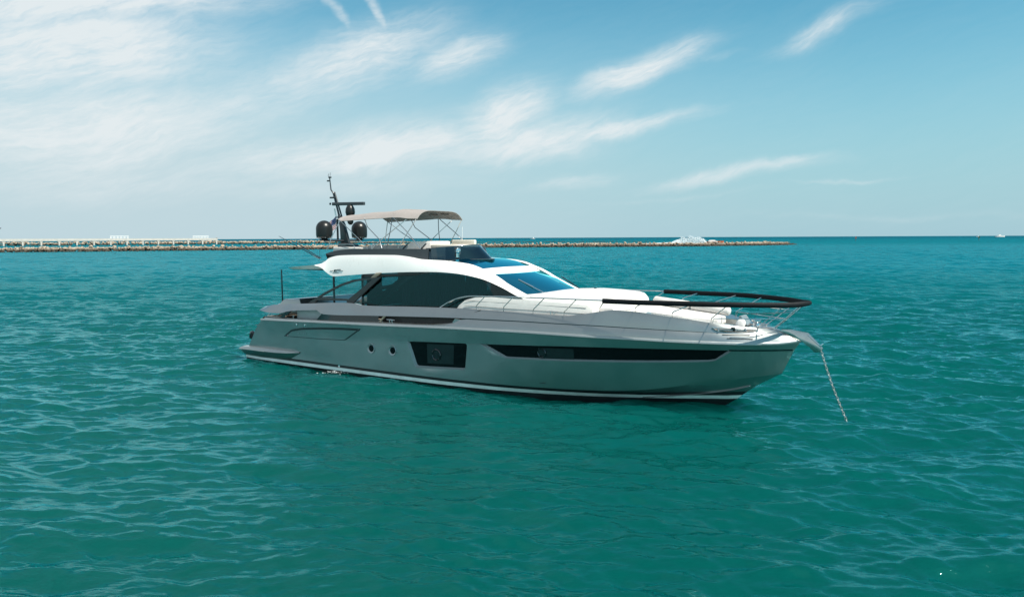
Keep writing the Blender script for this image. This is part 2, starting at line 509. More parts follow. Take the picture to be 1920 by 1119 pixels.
def on_line(line, t):
    """point and side direction at length share t"""
    L = [math.dist(line[i], line[i + 1]) for i in range(len(line) - 1)]; s = t * sum(L)
    for i, l in enumerate(L):
        if s <= l or i == len(L) - 1:
            a, b = line[i], line[i + 1]; k = s / l; dx_, dy_ = (b[0] - a[0]) / l, (b[1] - a[1]) / l
            return a[0] + (b[0] - a[0]) * k, a[1] + (b[1] - a[1]) * k, -dy_, dx_
        s -= l
def rubble(name, line, count, half, height, size, label, taper=0.0):
    Vs = []; Fs = []; k = 0
    for i in range(count):
        t = rng.random(); x, y, nx, ny = on_line(line, t); w = rng.uniform(-1, 1); o = w * half
        e = 1.0 if taper == 0 else min(1.0, (1 - t) / taper) ** 0.7
        e *= 0.85 + 0.15 * math.sin(t * 47.0) * math.sin(t * 19.0 + 1)
        v, f = SMALL[rng.integers(len(SMALL))]
        sz = size * rng.uniform(0.6, 1.35); a = rng.uniform(0, 6.28); ca, sa = math.cos(a), math.sin(a)
        vv = v * np.array([sz, sz * rng.uniform(0.7, 1.1), sz * rng.uniform(0.55, 0.9)])
        vv = np.stack([vv[:, 0] * ca - vv[:, 1] * sa, vv[:, 0] * sa + vv[:, 1] * ca, vv[:, 2]], -1)
        Vs.append(vv + np.array([x + nx * o, y + ny * o, max(-0.2, height * e * (1 - abs(w) ** 1.6) - sz * 0.25)])); Fs.append(f + k); k += len(v)
    o = obj(name, np.concatenate(Vs), np.concatenate(Fs), ROCK, None, False)
    tag(o, label, None, None, 'stuff'); return o
NEAR = [(-330, 285), (-222, 326), (-120, 367), (-22, 414), (60, 424), (110, 436), (168, 478), (190, 508)]
rubble('breakwater_rubble', NEAR, 6500, 4.2, 2.15, 1.5, 'rock rubble forming the long near breakwater', 0.05)
protos = []
for i, (v, f) in enumerate(SHAPES):
    me = bpy.data.meshes.new('boulder'); me.from_pydata([tuple(map(float, q)) for q in v], [], [tuple(map(int, q)) for q in f]); me.materials.append(ROCK); protos.append(me)
N_B = 296
for i in range(N_B):
    t = 0.19 + 0.80 * (i + rng.uniform(-0.4, 0.4)) / N_B
    x, y, nx, ny = on_line(NEAR, t)
    front = i % 3 == 0
    o = bpy.data.objects.new('boulder', protos[int(rng.integers(10))])
    sz = rng.uniform(0.9, 1.5) + 1.1 * rng.random() ** 3 * (0.8 if t > 0.93 else 1.0) * (1.12 if t < 0.5 else 0.95)
    sgn = -1 if ny > 0 else 1
    off = (rng.uniform(2.4, 3.9) if front else rng.uniform(-0.6, 1.6)) * sgn
    z = 0.45 if front else 1.75 * (0.7 if t > 0.93 else 1) + rng.uniform(-0.3, 0.35)
    o.location = (x + nx * off, y + ny * off, z)
    o.rotation_euler = (rng.uniform(-0.4, 0.4), rng.uniform(-0.4, 0.4), rng.uniform(0, 6.28))
    o.scale = (sz, sz * rng.uniform(0.75, 1.1), sz * rng.uniform(0.55, 0.85))
    COL.objects.link(o)
    tag(o, 'pale brown boulder in the long rock breakwater across the water', 'boulder', 'boulders of the near breakwater')
FARJ = [(-600, 680), (-470, 700), (-300, 805), (-190, 840)]
rubble('breakwater_rubble', FARJ, 1500, 5.0, 3.8, 2.5, 'rock rubble of the far breakwater behind the pier')
rubble('breakwater_rubble', [(-190, 840), (-60, 870)], 500, 4.0, 2.0, 2.3, 'low end of the far breakwater behind the yacht stern')
rubble('breakwater_rubble', [(-40, 860), (30, 880), (110, 900), (165, 905)], 330, 3.0, 0.7, 2.0, 'low dark reef rocks behind the near breakwater', 0.2)

# white concrete pier on piles
PIERC = mat('white_concrete', (0.50, 0.46, 0.41), 0.8, var=0.12, vscale=0.4)
P0, P1 = Vector((-455, 655, 0)), Vector((-308, 781, 0))
d = (P1 - P0).normalized(); P0 = P0 - d * 60
L = (P1 - P0).length; ang = math.atan2(d.y, d.x)
pr = empty('pier', P0, ang); tag(pr, 'long white concrete pier on square piles in front of the far rocks', 'pier')
MB().box((L / 2, 0, 4.55), (L, 5.0, 0.9), 0.05).build('deck', PIERC, pr)
mb = MB(); mb.box((L / 2, -2.4, 5.65), (L, 0.15, 1.15)); mb.box((L / 2, 2.4, 5.65), (L, 0.15, 1.15)); mb.build('parapet', PIERC, pr)
np_ = int(L / 14.2)
for i in range(np_ + 1):
    x = L - 0.8 - i * 14.2
    q = MB().box((x, -1.6, 1.6), (1.3, 1.3, 5.2), 0.05).build('pile', PIERC, pr)
    MB().box((x, 0, 3.75), (2.6, 4.6, 0.75), 0.04).build('pile_cap', PIERC, q)
for x0, w in ((L - 16, 14), (L - 92, 15)):
    mb = MB()
    for k in range(6):
        x = x0 + w * (k / 5 - 0.5)
        for y in (-1.8, 1.8): mb.box((x, y, 7.3), (0.22, 0.22, 2.6))
    for y in (-1.8, 1.8):
        mb.box((x0, y, 8.65), (w + 0.6, 0.3, 0.3)); mb.box((x0, y, 7.2), (w, 0.18, 0.18))
    mb.build('shelter_frame', WHITE, pr)
MB().box((L + 0.1, 0, 5.9), (0.2, 4.8, 1.7), 0.05).build('end_panel', PIERC, pr)

# far motor boats, spray, channel marks
def far_boat(name, loc, rz, Lb, label, hullm, cab=0.6, flag=False):
    e = empty(name, loc, rz); tag(e, label, 'boat')
    rg = []
    for x, w, z in ((-0.5, 0.13, 0.09), (-0.2, 0.14, 0.095), (0.2, 0.12, 0.105), (0.4, 0.06, 0.12), (0.5, 0.002, 0.13)):
        rg.append([(x * Lb, -w * Lb, z * Lb), (x * Lb * 0.96, -w * 0.8 * Lb, -0.01 * Lb), (x * Lb * 0.96, w * 0.8 * Lb, -0.01 * Lb), (x * Lb, w * Lb, z * Lb)])
    mb = MB(); mb.loft([list(c) for c in zip(*rg)], close=True, capA=True); mb.build('hull', hullm, e, angle=30)
    h = 0.095 * Lb
    MB().prism([(-0.28 * Lb, h), (-0.26 * Lb, h + 0.09 * Lb * cab), (0.02 * Lb, h + 0.09 * Lb * cab), (0.16 * Lb, h)], -0.09 * Lb, 0.09 * Lb, 0.005 * Lb).build('cabin', hullm, e)
    MB().prism([(-0.26 * Lb, h + 0.03 * Lb * cab), (-0.25 * Lb, h + 0.065 * Lb * cab), (0.04 * Lb, h + 0.065 * Lb * cab), (0.09 * Lb, h + 0.03 * Lb * cab)], -0.0925 * Lb, 0.0925 * Lb).build('window', BLACK, e)
    MB().prism([(-0.22 * Lb, h + 0.0905 * Lb * cab), (-0.2 * Lb, h + 0.17 * Lb * cab), (-0.05 * Lb, h + 0.17 * Lb * cab), (-0.02 * Lb, h + 0.0905 * Lb * cab)], -0.07 * Lb, 0.07 * Lb, 0.004 * Lb).build('flybridge', hullm, e)
    return e
far_boat('motor_boat', (84, 3000, 0), 2.6, 19, 'small white motor boat on the horizon beside the grey yacht flybridge', WHITE, 1.6)
far_boat('motor_boat', (1985, 3040, 0), 0.1, 40, 'larger white motor yacht at the far right of the horizon', WHITE, 0.8)
far_boat('motor_boat', (1905, 3060, 0), 2.0, 13, 'tiny white boat just left of the larger horizon yacht', WHITE, 1.6)
# fast boat throwing up a plume
sx_, sy_ = 160.0, 600.0
sp = empty('speedboat', (sx_ + 3.0, sy_, 0.1), 0.05); tag(sp, 'orange and white speedboat racing behind the breakwater ahead of its spray', 'speedboat')
rg = []
for x, w, z in ((-6.5, 1.2, 1.7), (-2, 1.3, 1.9), (3, 1.0, 2.0), (6, 0.4, 2.0), (7.4, 0.02, 1.95)):
    rg.append([(x, -w, z), (x * 0.98, -w * 0.5, 0.4), (x * 0.98, w * 0.5, 0.4), (x, w, z)])
mb = MB(); mb.loft([list(c) for c in zip(*rg)], close=True, capA=True); mb.build('hull', mat('orange_red_gelcoat', (0.62, 0.12, 0.04), 0.3), sp, angle=30)
MB().prism([(-5.5, 1.85), (-4.5, 2.6), (-1.0, 2.7), (1.5, 2.0)], -0.8, 0.8, 0.05).build('cockpit', WHITE, sp)
MB().box((-2, -1.32, 1.55), (8, 0.03, 0.35)).build('side_stripe', WHITE, sp)
FOAM = bpy.data.materials.new('spray_water'); FOAM.use_nodes = True
fp = FOAM.node_tree.nodes['Principled BSDF']; fp.inputs['Base Color'].default_value = (0.9, 0.92, 0.93, 1); fp.inputs['Roughness'].default_value = 1.0; fp.inputs['Alpha'].default_value = 0.4
OCT = (np.array([(1, 0, 0), (-1, 0, 0), (0, 1, 0), (0, -1, 0), (0, 0, 1), (0, 0, -1)], float) * 0.5, np.array([(0, 2, 4), (2, 1, 4), (1, 3, 4), (3, 0, 4), (2, 0, 5), (1, 2, 5), (3, 1, 5), (0, 3, 5)]))
Vs = []; Fs = []; k = 0
for i in range(6000):
    u = rng.random() ** 1.1                       # 0 at the boat, 1 far behind
    top_ = 6.2 * math.exp(-((u - 0.22) / 0.22) ** 2) + 1.6 * (1 - u) + 0.3
    top_ *= 0.8 + 0.2 * math.sin(u * 31) * math.sin(u * 13 + 1)
    z = top_ * rng.random() ** 1.5
    x = sx_ - 3.5 - 50 * u + rng.normal(0, 0.4) - z * 0.6; y = sy_ + rng.normal(0, 0.8 + u)
    v, f = OCT; s = rng.uniform(0.25, 0.8) * (1 - 0.6 * z / 7.0) * (1 - 0.35 * u)
    Vs.append(v * s * np.array([1.5, 1, 0.8]) + np.array([x, y, max(0.1, z)])); Fs.append(f + k); k += len(v)
tag(obj('spray', np.concatenate(Vs), np.concatenate(Fs), FOAM, None), 'white plume of spray behind the speedboat', None, None, 'stuff')
def mark(loc, h, label, m, boardm):
    e = empty('channel_marker', loc); tag(e, label, 'channel marker')
    MB().tube([(0, 0, -1), (0, 0, h)], 0.22, 8).build('post', m, e)
    MB().prism([(-0.9, h - 1.8), (0.9, h - 1.8), (0.9, h - 0.2), (0, h + 0.5), (-0.9, h - 0.2)], -0.3, -0.24).build('board', boardm, e)
MK = mat('weathered_post', (0.10, 0.10, 0.09), 0.8)
mark((377, 820, 0), 4.6, 'thin dark channel marker post right of the breakwater end', MK, mat('faded_red_board', (0.20, 0.06, 0.05), 0.7))
mark((512, 820, 0), 4.6, 'dark green channel marker post near the right edge below the boats', MK, mat('dark_green_board', (0.02, 0.08, 0.05), 0.7))
# small light aircraft low over the sea at the far left
ac = empty('aircraft', (-820, 1200, 24.0), 0.15); tag(ac, 'tiny dark aircraft low in the sky above the pier', 'aircraft')
MB().tube([(-2.2, 0, 0.3), (-1.5, 0, 0.1), (0.5, 0, 0), (1.8, 0, 0), (2.4, 0, 0)], [0.15, 0.45, 0.75, 0.65, 0.1], 10).build('fuselage', DGREY, ac)
MB().box((0.6, 0, 0.75), (1.0, 7.0, 0.12), 0.04).build('wing', DGREY, ac); MB().prism([(-2.3, 0.3), (-1.6, 0.3), (-2.0, 1.3), (-2.4, 1.3)], -0.06, 0.06).build('tail_fin', DGREY, ac)
# cooling water splashing beside the hull
Vs = []; Fs = []; k = 0
cx_, cy_ = BOAT[0] + 5.7 * math.cos(YAW) - 2.98 * math.sin(YAW), BOAT[1] - 5.7 * math.sin(YAW) - 2.98 * math.cos(YAW)
for i in range(45):
    v, f = SMALL[i % 10]; s_ = rng.uniform(0.01, 0.038); a_ = rng.uniform(0, 6.28); r_ = abs(rng.normal(0, 0.22))
    Vs.append(v * np.array([s_ * 2.2, s_ * 1.2, s_ * 0.8]) + np.array([cx_ + r_ * 1.8 * math.cos(a_), cy_ + r_ * 0.8 * math.sin(a_) - 0.1, -0.02 + max(0, 0.12 - 0.3 * r_) * rng.random()])); Fs.append(f + k); k += len(v)
tag(obj('foam', np.concatenate(Vs), np.concatenate(Fs), FOAM, None), 'small white splash of cooling water against the yacht side', None, None, 'stuff')

# ------------------------------------------------------------------ yacht (X forward, Y to port, Z up; the near side is starboard, Y < 0)
Y0 = empty('yacht', BOAT, -YAW)
tag(Y0, 'long grey motor yacht with white roof and beige bimini lying at anchor', 'yacht')

# longitudinal lines of the starboard side, Y as half breadth
RUB = [(0.9, 2.74, 1.80), (1.8, 2.78, 1.83), (5.35, 2.79, 1.93), (7.73, 2.79, 1.99), (10.16, 2.785, 2.07), (12.35, 2.77, 2.13), (14.91, 2.65, 2.17), (16.79, 2.44, 2.16), (18.46, 2.09, 2.15), (19.23, 1.86, 2.13), (19.98, 1.58, 2.115), (20.69, 1.26, 2.10), (21.38, 0.91, 2.09), (22.05, 0.50, 2.09), (22.44, 0.23, 2.13), (22.73, 0.0, 2.19)]
GRV = [(-0.6, 2.70, 1.2), (4.0, 2.74, 1.33), (9.58, 2.74, 1.49), (12.86, 2.69, 1.64), (14.87, 2.58, 1.73), (16.75, 2.36, 1.81), (18.42, 2.0, 1.85), (19.94, 1.48, 1.87), (21.09, 0.94, 1.87), (21.89, 0.47, 1.875), (22.54, 0.0, 1.89)]
CHN = [(-0.6, 2.68, 0.42), (6, 2.74, 0.34), (10, 2.755, 0.30), (13, 2.62, 0.29), (15, 2.35, 0.31), (17, 1.96, 0.37), (18.27, 1.63, 0.47), (19.22, 1.31, 0.62), (20.02, 1.01, 0.79), (20.82, 0.70, 0.91), (21.66, 0.31, 1.05), (22.19, 0.0, 1.14)]
WLN = [(-0.6, 2.60, 0.0), (0.5, 2.70, 0.0), (5, 2.75, 0.0), (8, 2.755, 0.0), (10.5, 2.72, 0.0), (12.9, 2.52, 0.0), (14.7, 2.17, 0.0), (16.5, 1.66, 0.0), (18.06, 1.05, 0.0), (19.6, 0.42, 0.0), (20.6, 0.0, 0.0)]
SEAM = [(4.94, 2.63, 2.22), (7.58, 2.63, 2.30), (11.51, 2.62, 2.44), (12.69, 2.61, 2.47), (14.83, 2.53, 2.50), (16.73, 2.34, 2.50), (18.42, 2.0, 2.47), (20.27, 1.35, 2.41), (21.34, 0.79, 2.36), (22.05, 0.38, 2.33), (22.4, 0.12, 2.32), (22.52, 0.0, 2.32)]
TOP = [(0.62, 2.30, 2.30), (1.0, 2.40, 2.39), (1.62, 2.42, 2.46), (3.35, 2.42, 2.58), (6.22, 2.43, 2.73), (6.81, 2.42, 2.67), (9.59, 2.42, 2.75), (11.6, 2.42, 2.79), (13.67, 2.40, 2.78), (15.88, 2.29, 2.75), (16.6, 2.21, 2.85), (17.2, 2.15, 2.96), (17.54, 2.08, 3.005), (18.04, 1.98, 2.99), (19.15, 1.69, 2.86), (20.19, 1.28, 2.72), (20.61, 1.07, 2.65), (21.09, 0.78, 2.58), (21.6, 0.44, 2.53), (21.95, 0.16, 2.495), (22.05, 0.0, 2.48)]
STEM = [(-0.6, 19.7), (-0.06, 20.5), (0.0, 20.6), (0.34, 21.0), (0.72, 21.49), (1.14, 22.19), (1.89, 22.54), (2.19, 22.73), (2.32, 22.52), (2.48, 22.05)]
rub, grv, chn, wln, seam, top = map(curve3, (RUB, GRV, CHN, WLN, SEAM, TOP))
stem_x = lambda z: float(np.interp(z, [p[0] for p in STEM[:8]], [p[1] for p in STEM[:8]]))
stem_z = lambda x: float(np.interp(x, [p[1] for p in STEM[:8]], [p[0] for p in STEM[:8]]))

def hull_y(x, z):
    """half breadth of the starboard topside at station x, height z"""
    pts = []
    if x < 20.6:
        w = wln(x); pts.append((-0.6, w[1] * 0.9 if x < 17 else w[1] * 0.9 * max(0, (19.9 - x) / 2.9))); pts.append((0.0, w[1]))
    else:
        pts.append((stem_z(x), 0.0))
    for c, xe in ((chn, 22.19), (grv, 22.54), (rub, 22.73)):
        if x < xe:
            p = c(x); pts.append((p[2], p[1]))
    zs = [p[0] for p in pts]; ys = [p[1] for p in pts]
    y = float(np.interp(z, zs, ys))
    if len(pts) >= 4 and zs[-3] < z < zs[-2]:
        s = (z - zs[-3]) / (zs[-2] - zs[-3]); y += 0.035 * 4 * s * (1 - s) * min(1.0, max(0.0, (x - 12) / 4)) * min(1.0, max(0.0, (20 - x) / 4))
    return y

z_sl = pchip([(-0.6, 0.04), (2, 0.03), (8, 0.035), (14, 0.06), (18, 0.13), (20.5, 0.20), (21, 0.215)])
z_su = lambda x: z_sl(x) + 0.125
z_bl = lambda x: z_su(x) + (0.105 + 0.03 * max(0, (x - 16) / 5))
AFT = [(0.0, -0.42), (0.3, -0.32), (0.52, -0.10), (1.40, 0.51), (1.95, 1.12)]     # z, x of the raked stern edge
aft_x = lambda z: float(np.interp(z, [a[0] for a in AFT], [a[1] for a in AFT]))

def strip(zlo, zhi, name, m, parent, n=90, off=0.0, x0=-0.35):
    """band of the hull between two heights, both sides and closed over the stem"""
    mb = MB()
    for s in (-1, 1):
        a = []; c = []; mid = []
        for i in range(n):
            t = 1 - (1 - i / (n - 1)) ** 1.6
            for z_f, lst in ((zlo, a), (zhi, c)):
                xe = 20.0
                for _ in range(6): xe = stem_x(z_f(xe))
                x = x0 + t * (xe - x0)
                z = z_f(x)
                y = hull_y(x, z) if i < n - 1 else 0.0
                lst.append((x, s * (y + off), z))
        mb.loft([a, c])
    return mb.build(name, m, parent)

def in_poly(x, z, poly):
    r = False; j = len(poly) - 1
    for i in range(len(poly)):
        xi, zi = poly[i]; xj, zj = poly[j]
        if (zi > z) != (zj > z) and x < (xj - xi) * (z - zi) / (zj - zi) + xi: r = not r
        j = i
    return r
def dense(poly, step, closed=True):
    o = []
    n = len(poly)
    for i in range(n if closed else n - 1):
        a, b = poly[i], poly[(i + 1) % n]
        k = max(1, int(math.dist(a, b) / step))
        for j in range(k): o.append((a[0] + (b[0] - a[0]) * j / k, a[1] + (b[1] - a[1]) * j / k))
    if not closed: o.append(poly[-1])
    return o
def tri_region(outline, holes=(), lines=(), gx=0.22, gz=0.14):
    """triangles of a region in X,Z with holes and crease lines"""
    vs = []; es = []
    def add(path, closed):
        k = len(vs); vs.extend(path); n = len(path)
        for i in range(n if closed else n - 1): es.append((k + i, k + (i + 1) % n))
    add(outline, True)
    for h in holes: add(h, True)
    for l in lines: add(l, False)
    xs = [p[0] for p in outline]; zs = [p[1] for p in outline]
    x = min(xs)
    while x < max(xs):
        z = min(zs)
        while z < max(zs):
            if in_poly(x, z, outline) and not any(in_poly(x, z, h) for h in holes):
                if min((x - p[0]) ** 2 + (z - p[1]) ** 2 for p in vs[:len(outline) + sum(map(len, holes))]) > 0.05 ** 2: vs.append((x, z))
            z += gz
        x += gx
    V, E, F, *_ = delaunay_2d_cdt([Vector(p) for p in vs], es, [], 0, 1e-5)
    keep = []
    for f in F:
        cx = sum(V[i].x for i in f) / len(f); cz = sum(V[i].y for i in f) / len(f)
        if in_poly(cx, cz, outline) and not any(in_poly(cx, cz, h) for h in holes): keep.append(list(f))
    return [(v.x, v.y) for v in V], keep

def rounded(poly, r, n=5):
    o = []
    for i in range(len(poly)):
        p = Vector(poly[i]); a = Vector(poly[i - 1]); b = Vector(poly[(i + 1) % len(poly)])
        rr = min(r, (a - p).length * 0.45, (b - p).length * 0.45)
        u = p + (a - p).normalized() * rr; w = p + (b - p).normalized() * rr
        for k in range(n + 1):
            t = k / n; q = u * (1 - t) ** 2 + p * 2 * t * (1 - t) + w * t * t
            o.append((q.x, q.y))
    return o
def inset(poly, d):
    """per-edge inset; d is a function of the edge's outward normal"""
    n = len(poly); area = sum(poly[i][0] * poly[(i + 1) % n][1] - poly[(i + 1) % n][0] * poly[i][1] for i in range(n))
    sg = 1 if area > 0 else -1; o = []
    nr = []
    for i in range(n):
        a, b = Vector(poly[i]), Vector(poly[(i + 1) % n]); e = (b - a)
        if e.length < 1e-9: e = Vector((1e-6, 0))
        e.normalize(); nr.append(Vector((e.y, -e.x)) * sg)
    for i in range(n):
        n1, n2 = nr[i - 1], nr[i]
        p = Vector(poly[i]) - (n1 * d(n1) + n2 * d(n2)) / (1 + max(-0.5, n1.dot(n2))) if (n1 - n2).length > 0 else Vector(poly[i]) - n1 * d(n1)
        o.append((p.x, p.y))
    return o

# ---- hull windows (X,Z outlines)
WIN_A = rounded([(9.40, 1.485), (12.20, 1.615), (12.08, 0.66), (9.80, 0.55)], 0.12)
gz_ = lambda x: grv(x)[2]
w2top = [(x, gz_(x)) for x in lin(12.72, 21.0, 24)]
WIN_B = w2top + [(20.5, 1.53), (20.3, 1.49)] + [(x, float(np.interp(x, [13.8, 15.8, 17.5, 19.1, 20.3], [1.22, 1.285, 1.36, 1.43, 1.49]))) for x in lin(20.0, 13.9, 18)] + [(13.76, 1.225)]

bottom = []
n = 110
for i in range(n):
    t = 1 - (1 - i / (n - 1)) ** 1.5
    x = -0.36 + t * (21.19 + 0.36)
    bottom.append((x, z_bl(x)))
zst = bottom[-1][1]
bottom[-1] = (stem_x(zst), zst)
stem = [(stem_x(z), z) for z in lin(zst, 2.19, 24)][1:-1]
upper = [(x, rub(x)[2]) for x in [22.73 - (22.73 - 1.05) * (i / 100) ** 1.35 for i in range(101)]]
aft = [(aft_x(z), z) for z in lin(1.80, z_bl(-0.36), 12)][:-1]
outline = bottom + stem + upper + aft
creases = [[(x, chn(x)[2]) for x in lin(15.0, 22.1, 40)], [(x, grv(x)[2]) for x in lin(21.15, 22.5, 20)]]
V2, F2 = tri_region(outline, [WIN_A, WIN_B], creases)
mb = MB()
for s in (-1, 1):
    mb._add([(x, s * max(0.0, hull_y(x, z)) if x < stem_x(z) - 1e-4 else 0.0, z) for x, z in V2], F2)
# transom: raked panel between the two stern edges
ta = [[(aft_x(z) - 0.25 * (1 - abs(t) ** 2), t * (hull_y(max(aft_x(z), -0.3), z)), z) for t in lin(-1, 1, 17)] for z in lin(0.12, 1.95, 9)]
mb.loft(ta)
hull = mb.build('hull', HULL, Y0, angle=22)
strip(lambda x: -0.55, z_sl, 'bottom_paint', BOOT, hull)
strip(z_sl, z_su, 'boot_stripe', STRIPE, hull, off=0.004)
strip(z_su, z_bl, 'waterline_stripe', BOOT, hull)

def recess(name, poly, depth, dfun, gl, fmat):
    root = MB()
    inn = inset(poly, dfun)
    o = [(x, -hull_y(x, z) - 0.004, z) for x, z in poly]; i_ = [(x, -hull_y(x, z) + depth, z) for x, z in inn]
    root.loft([o + o[:1], i_ + i_[:1]])
    fr = root.build(name, fmat, Y0, angle=30)
    v, f = tri_region(dense(inn, 0.3), gx=0.3, gz=0.3)
    g = obj('pane', [(x, -hull_y(x, z) + depth - 0.002, z) for x, z in v], f, gl, fr, angle=40)
    return fr
def lip(nv):           # wide chamfer along the foot and the after edge, tight at the top
    return 0.015 + 0.05 * max(0, -nv.y) + 0.03 * max(0, -nv.x)
fa = recess('hull_window', WIN_A, 0.09, lip, HULLGL, LIP)
fb = recess('hull_window', WIN_B, 0.08, lambda nv: 0.01 + 0.045 * max(0, -nv.y), HULLGL, LIP)

def on_hull(poly, off, name, m, parent, gx=0.3):
    v, f = tri_region(dense(poly, 0.2), gx=gx, gz=0.2)
    return obj(name, [(x, -hull_y(x, z) + off, z) for x, z in v], f, m, parent)
on_hull([(10.30, 1.45), (11.55, 1.50), (11.52, 0.80), (10.33, 0.74)], 0.078, 'blind', BLIND, fa)
on_hull([(15.0, 1.66), (16.25, 1.70), (16.25, 1.35), (15.0, 1.31)], 0.070, 'blind', BLIND, fb)
def ring(c, r, t, name, m, parent, hx=0.0):
    x0, z0 = c; v = MB(); a = []; b = []; d = []
    for j in range(25):
        q = 2 * math.pi * j / 24
        for lst, rr, o in ((a, r, 0.060), (b, r - t * 0.5, 0.035), (d, r - t, 0.066)):
            x, z = x0 + rr * math.cos(q), z0 + rr * math.sin(q); lst.append((x, -hull_y(x0, z0) + o, z))
    v.loft([a, b, d]); return v.build(name, m, parent)
ring((10.75, 1.08), 0.22, 0.06, 'opening_port', BLACK, fa)
ring((15.12, 1.50), 0.17, 0.05, 'opening_port', BLACK, fb)
for x, z in ((7.55, 1.07), (8.67, 1.08)):
    y = -hull_y(x, z)
    f = MB().lathe([(0.19, -0.02), (0.20, 0.012), (0.185, 0.03), (0.15, 0.012), (0.135, 0.004)], (x, y, z), 28, (0, -1, 0)).build('porthole', SILV, Y0)
    MB().lathe([(0.128, 0.008), (0.06, 0.010)], (x + 0.008, y, z), 24, (0, -1, 0)).build('pane', HULLGL, f)

# ---- rub rail
cs = []
xs = [0.9 + (22.73 - 0.9) * (1 - (1 - i / 89) ** 1.5) for i in range(90)]
for dy, dzz in ((0.0, -0.055), (0.035, -0.03), (0.035, 0.02), (0.0, 0.05)):
    cs.append([(x, -(rub(x)[1] + dy), rub(x)[2] + dzz) for x in xs])
MB().loft(cs).loft([flip(c) for c in cs]).build('rub_rail', SILV, Y0, angle=50)
# ---- dark groove under the flare, forward of the long window
cs = [[(x, -(hull_y(x, grv(x)[2] + d) + o), grv(x)[2] + d) for x in lin(20.9, 22.5, 20)] for d, o in ((-0.025, 0.006), (0.02, 0.006))]
MB().loft(cs).build('hull_groove', BLACK, hull)
cs = [[(x, -(hull_y(x, grv(x)[2] + d) + o), grv(x)[2] + d) for x in lin(12.22, 12.70, 6)] for d, o in ((-0.03, 0.006), (0.0, 0.012))]
MB().loft(cs).build('hull_groove', SILV, hull)
# lower spray rail near the forefoot
SR = curve3([(18.2, 0.98, 0.17), (19.14, 0.74, 0.27), (19.82, 0.46, 0.36), (20.85, 0.12, 0.55), (21.45, 0.0, 0.72)])
cs = []
for dy, dzz in ((0.0, -0.03), (0.05, 0.0), (0.0, 0.025)):
    cs.append([(x, -(hull_y(x, SR(x)[2] + dzz) + dy), SR(x)[2] + dzz) for x in lin(18.2, 21.3, 30)])
MB().loft(cs).build('spray_rail', HULL, hull)

# ---- shoulder between the rub rail and the seam or side slot
SEAMF = [(12.69, 2.61, 2.47), (14.83, 2.53, 2.50), (16.73, 2.34, 2.50), (18.42, 2.0, 2.47), (20.27, 1.35, 2.41), (21.34, 0.79, 2.36), (22.05, 0.38, 2.33), (22.4, 0.12, 2.32), (22.52, 0.0, 2.32)]
low_top = curve3([(1.15, 2.66, 1.96), (2.5, 2.68, 1.95), (4.22, 2.68, 1.985), (7.34, 2.68, 2.09), (11.57, 2.67, 2.29), (11.87, 2.66, 2.42), (12.2, 2.615, 2.455)] + [(x, y, z - 0.006) for x, y, z in SEAMF])
def along(f, x0, x1, n=90, p=1.5): return [f(x0 + (x1 - x0) * (1 - (1 - i / (n - 1)) ** p)) for i in range(n)]
def neg(c): return [(x, -y, z) for x, y, z in c]
A = along(rub, 1.15, 22.73); B = along(low_top, 1.15, 22.52)
A = [(x, y - 0.004, z + 0.045) for x, y, z in A]
mid = [((a[0] + b[0]) / 2, (a[1] + b[1]) / 2 + 0.035 * min(1, max(0, (22.5 - a[0]) / 3)), (a[2] + b[2]) / 2) for a, b in zip(A, B)]
inner = [(x, max(0.0, y - 0.10), z - 0.006) for x, y, z in B]; inlow = [(x, y, z - 0.35) for x, y, z in inner]
mb = MB()
for f in (neg, lambda c: c): mb.loft([f(A), f(mid), f(B), f(inner), f(inlow)])
shoulder = mb.build('bulwark', HULL, Y0, angle=28)

# ---- upper coaming from the aft fishtail to the stem
low_edge = curve3([(0.62, 2.60, 2.19), (1.02, 2.70, 2.15), (1.56, 2.73, 2.12), (2.23, 2.73, 2.135), (2.44, 2.73, 2.20), (2.86, 2.72, 2.27), (3.86, 2.71, 2.35), (4.58, 2.70, 2.385), (4.70, 2.70, 2.24), (5.05, 2.68, 2.235), (7.58, 2.66, 2.325), (11.51, 2.63, 2.465), (12.69, 2.612, 2.492)] + [(x, y + 0.003, z + max(0.001, 0.018 * (20.0 - x) / 6)) for x, y, z in SEAMF[1:]])
A = along(low_edge, 0.62, 22.52, 150); B = along(top, 0.62, 22.05, 150)
b1 = [(a[0] * 0.62 + b[0] * 0.38, a[1] * 0.62 + b[1] * 0.38 + 0.022 * min(1, max(0, (21.8 - a[0]) / 3)), a[2] * 0.62 + b[2] * 0.38) for a, b in zip(A, B)]
b2 = [(a[0] * 0.2 + b[0] * 0.8, a[1] * 0.2 + b[1] * 0.8 + 0.012 * min(1, max(0, (21.8 - a[0]) / 3)), a[2] * 0.2 + b[2] * 0.8) for a, b in zip(A, B)]
under = [(x, max(0.0, y - 0.22), z - 0.0) for x, y, z in A]
capw = lambda x: 0.16 + 0.5 * min(1, max(0, (x - 17.2) / 0.7)) * min(1, max(0.0, (21.6 - x) / 1.5))
ti = [(x, max(0.0, y - capw(x)), z - 0.012 - 0.06 * (capw(x) - 0.16)) for x, y, z in B]; tl = [(x, max(0.0, y - capw(x) - 0.04), z - 0.24) for x, y, z in B]
mb = MB()
for f in (neg, lambda c: c): mb.loft([f(under), f(A), f(b1), f(b2), f(B), f(ti), f(tl)], capA=True)
coam = mb.build('coaming', HULL, Y0, angle=32)
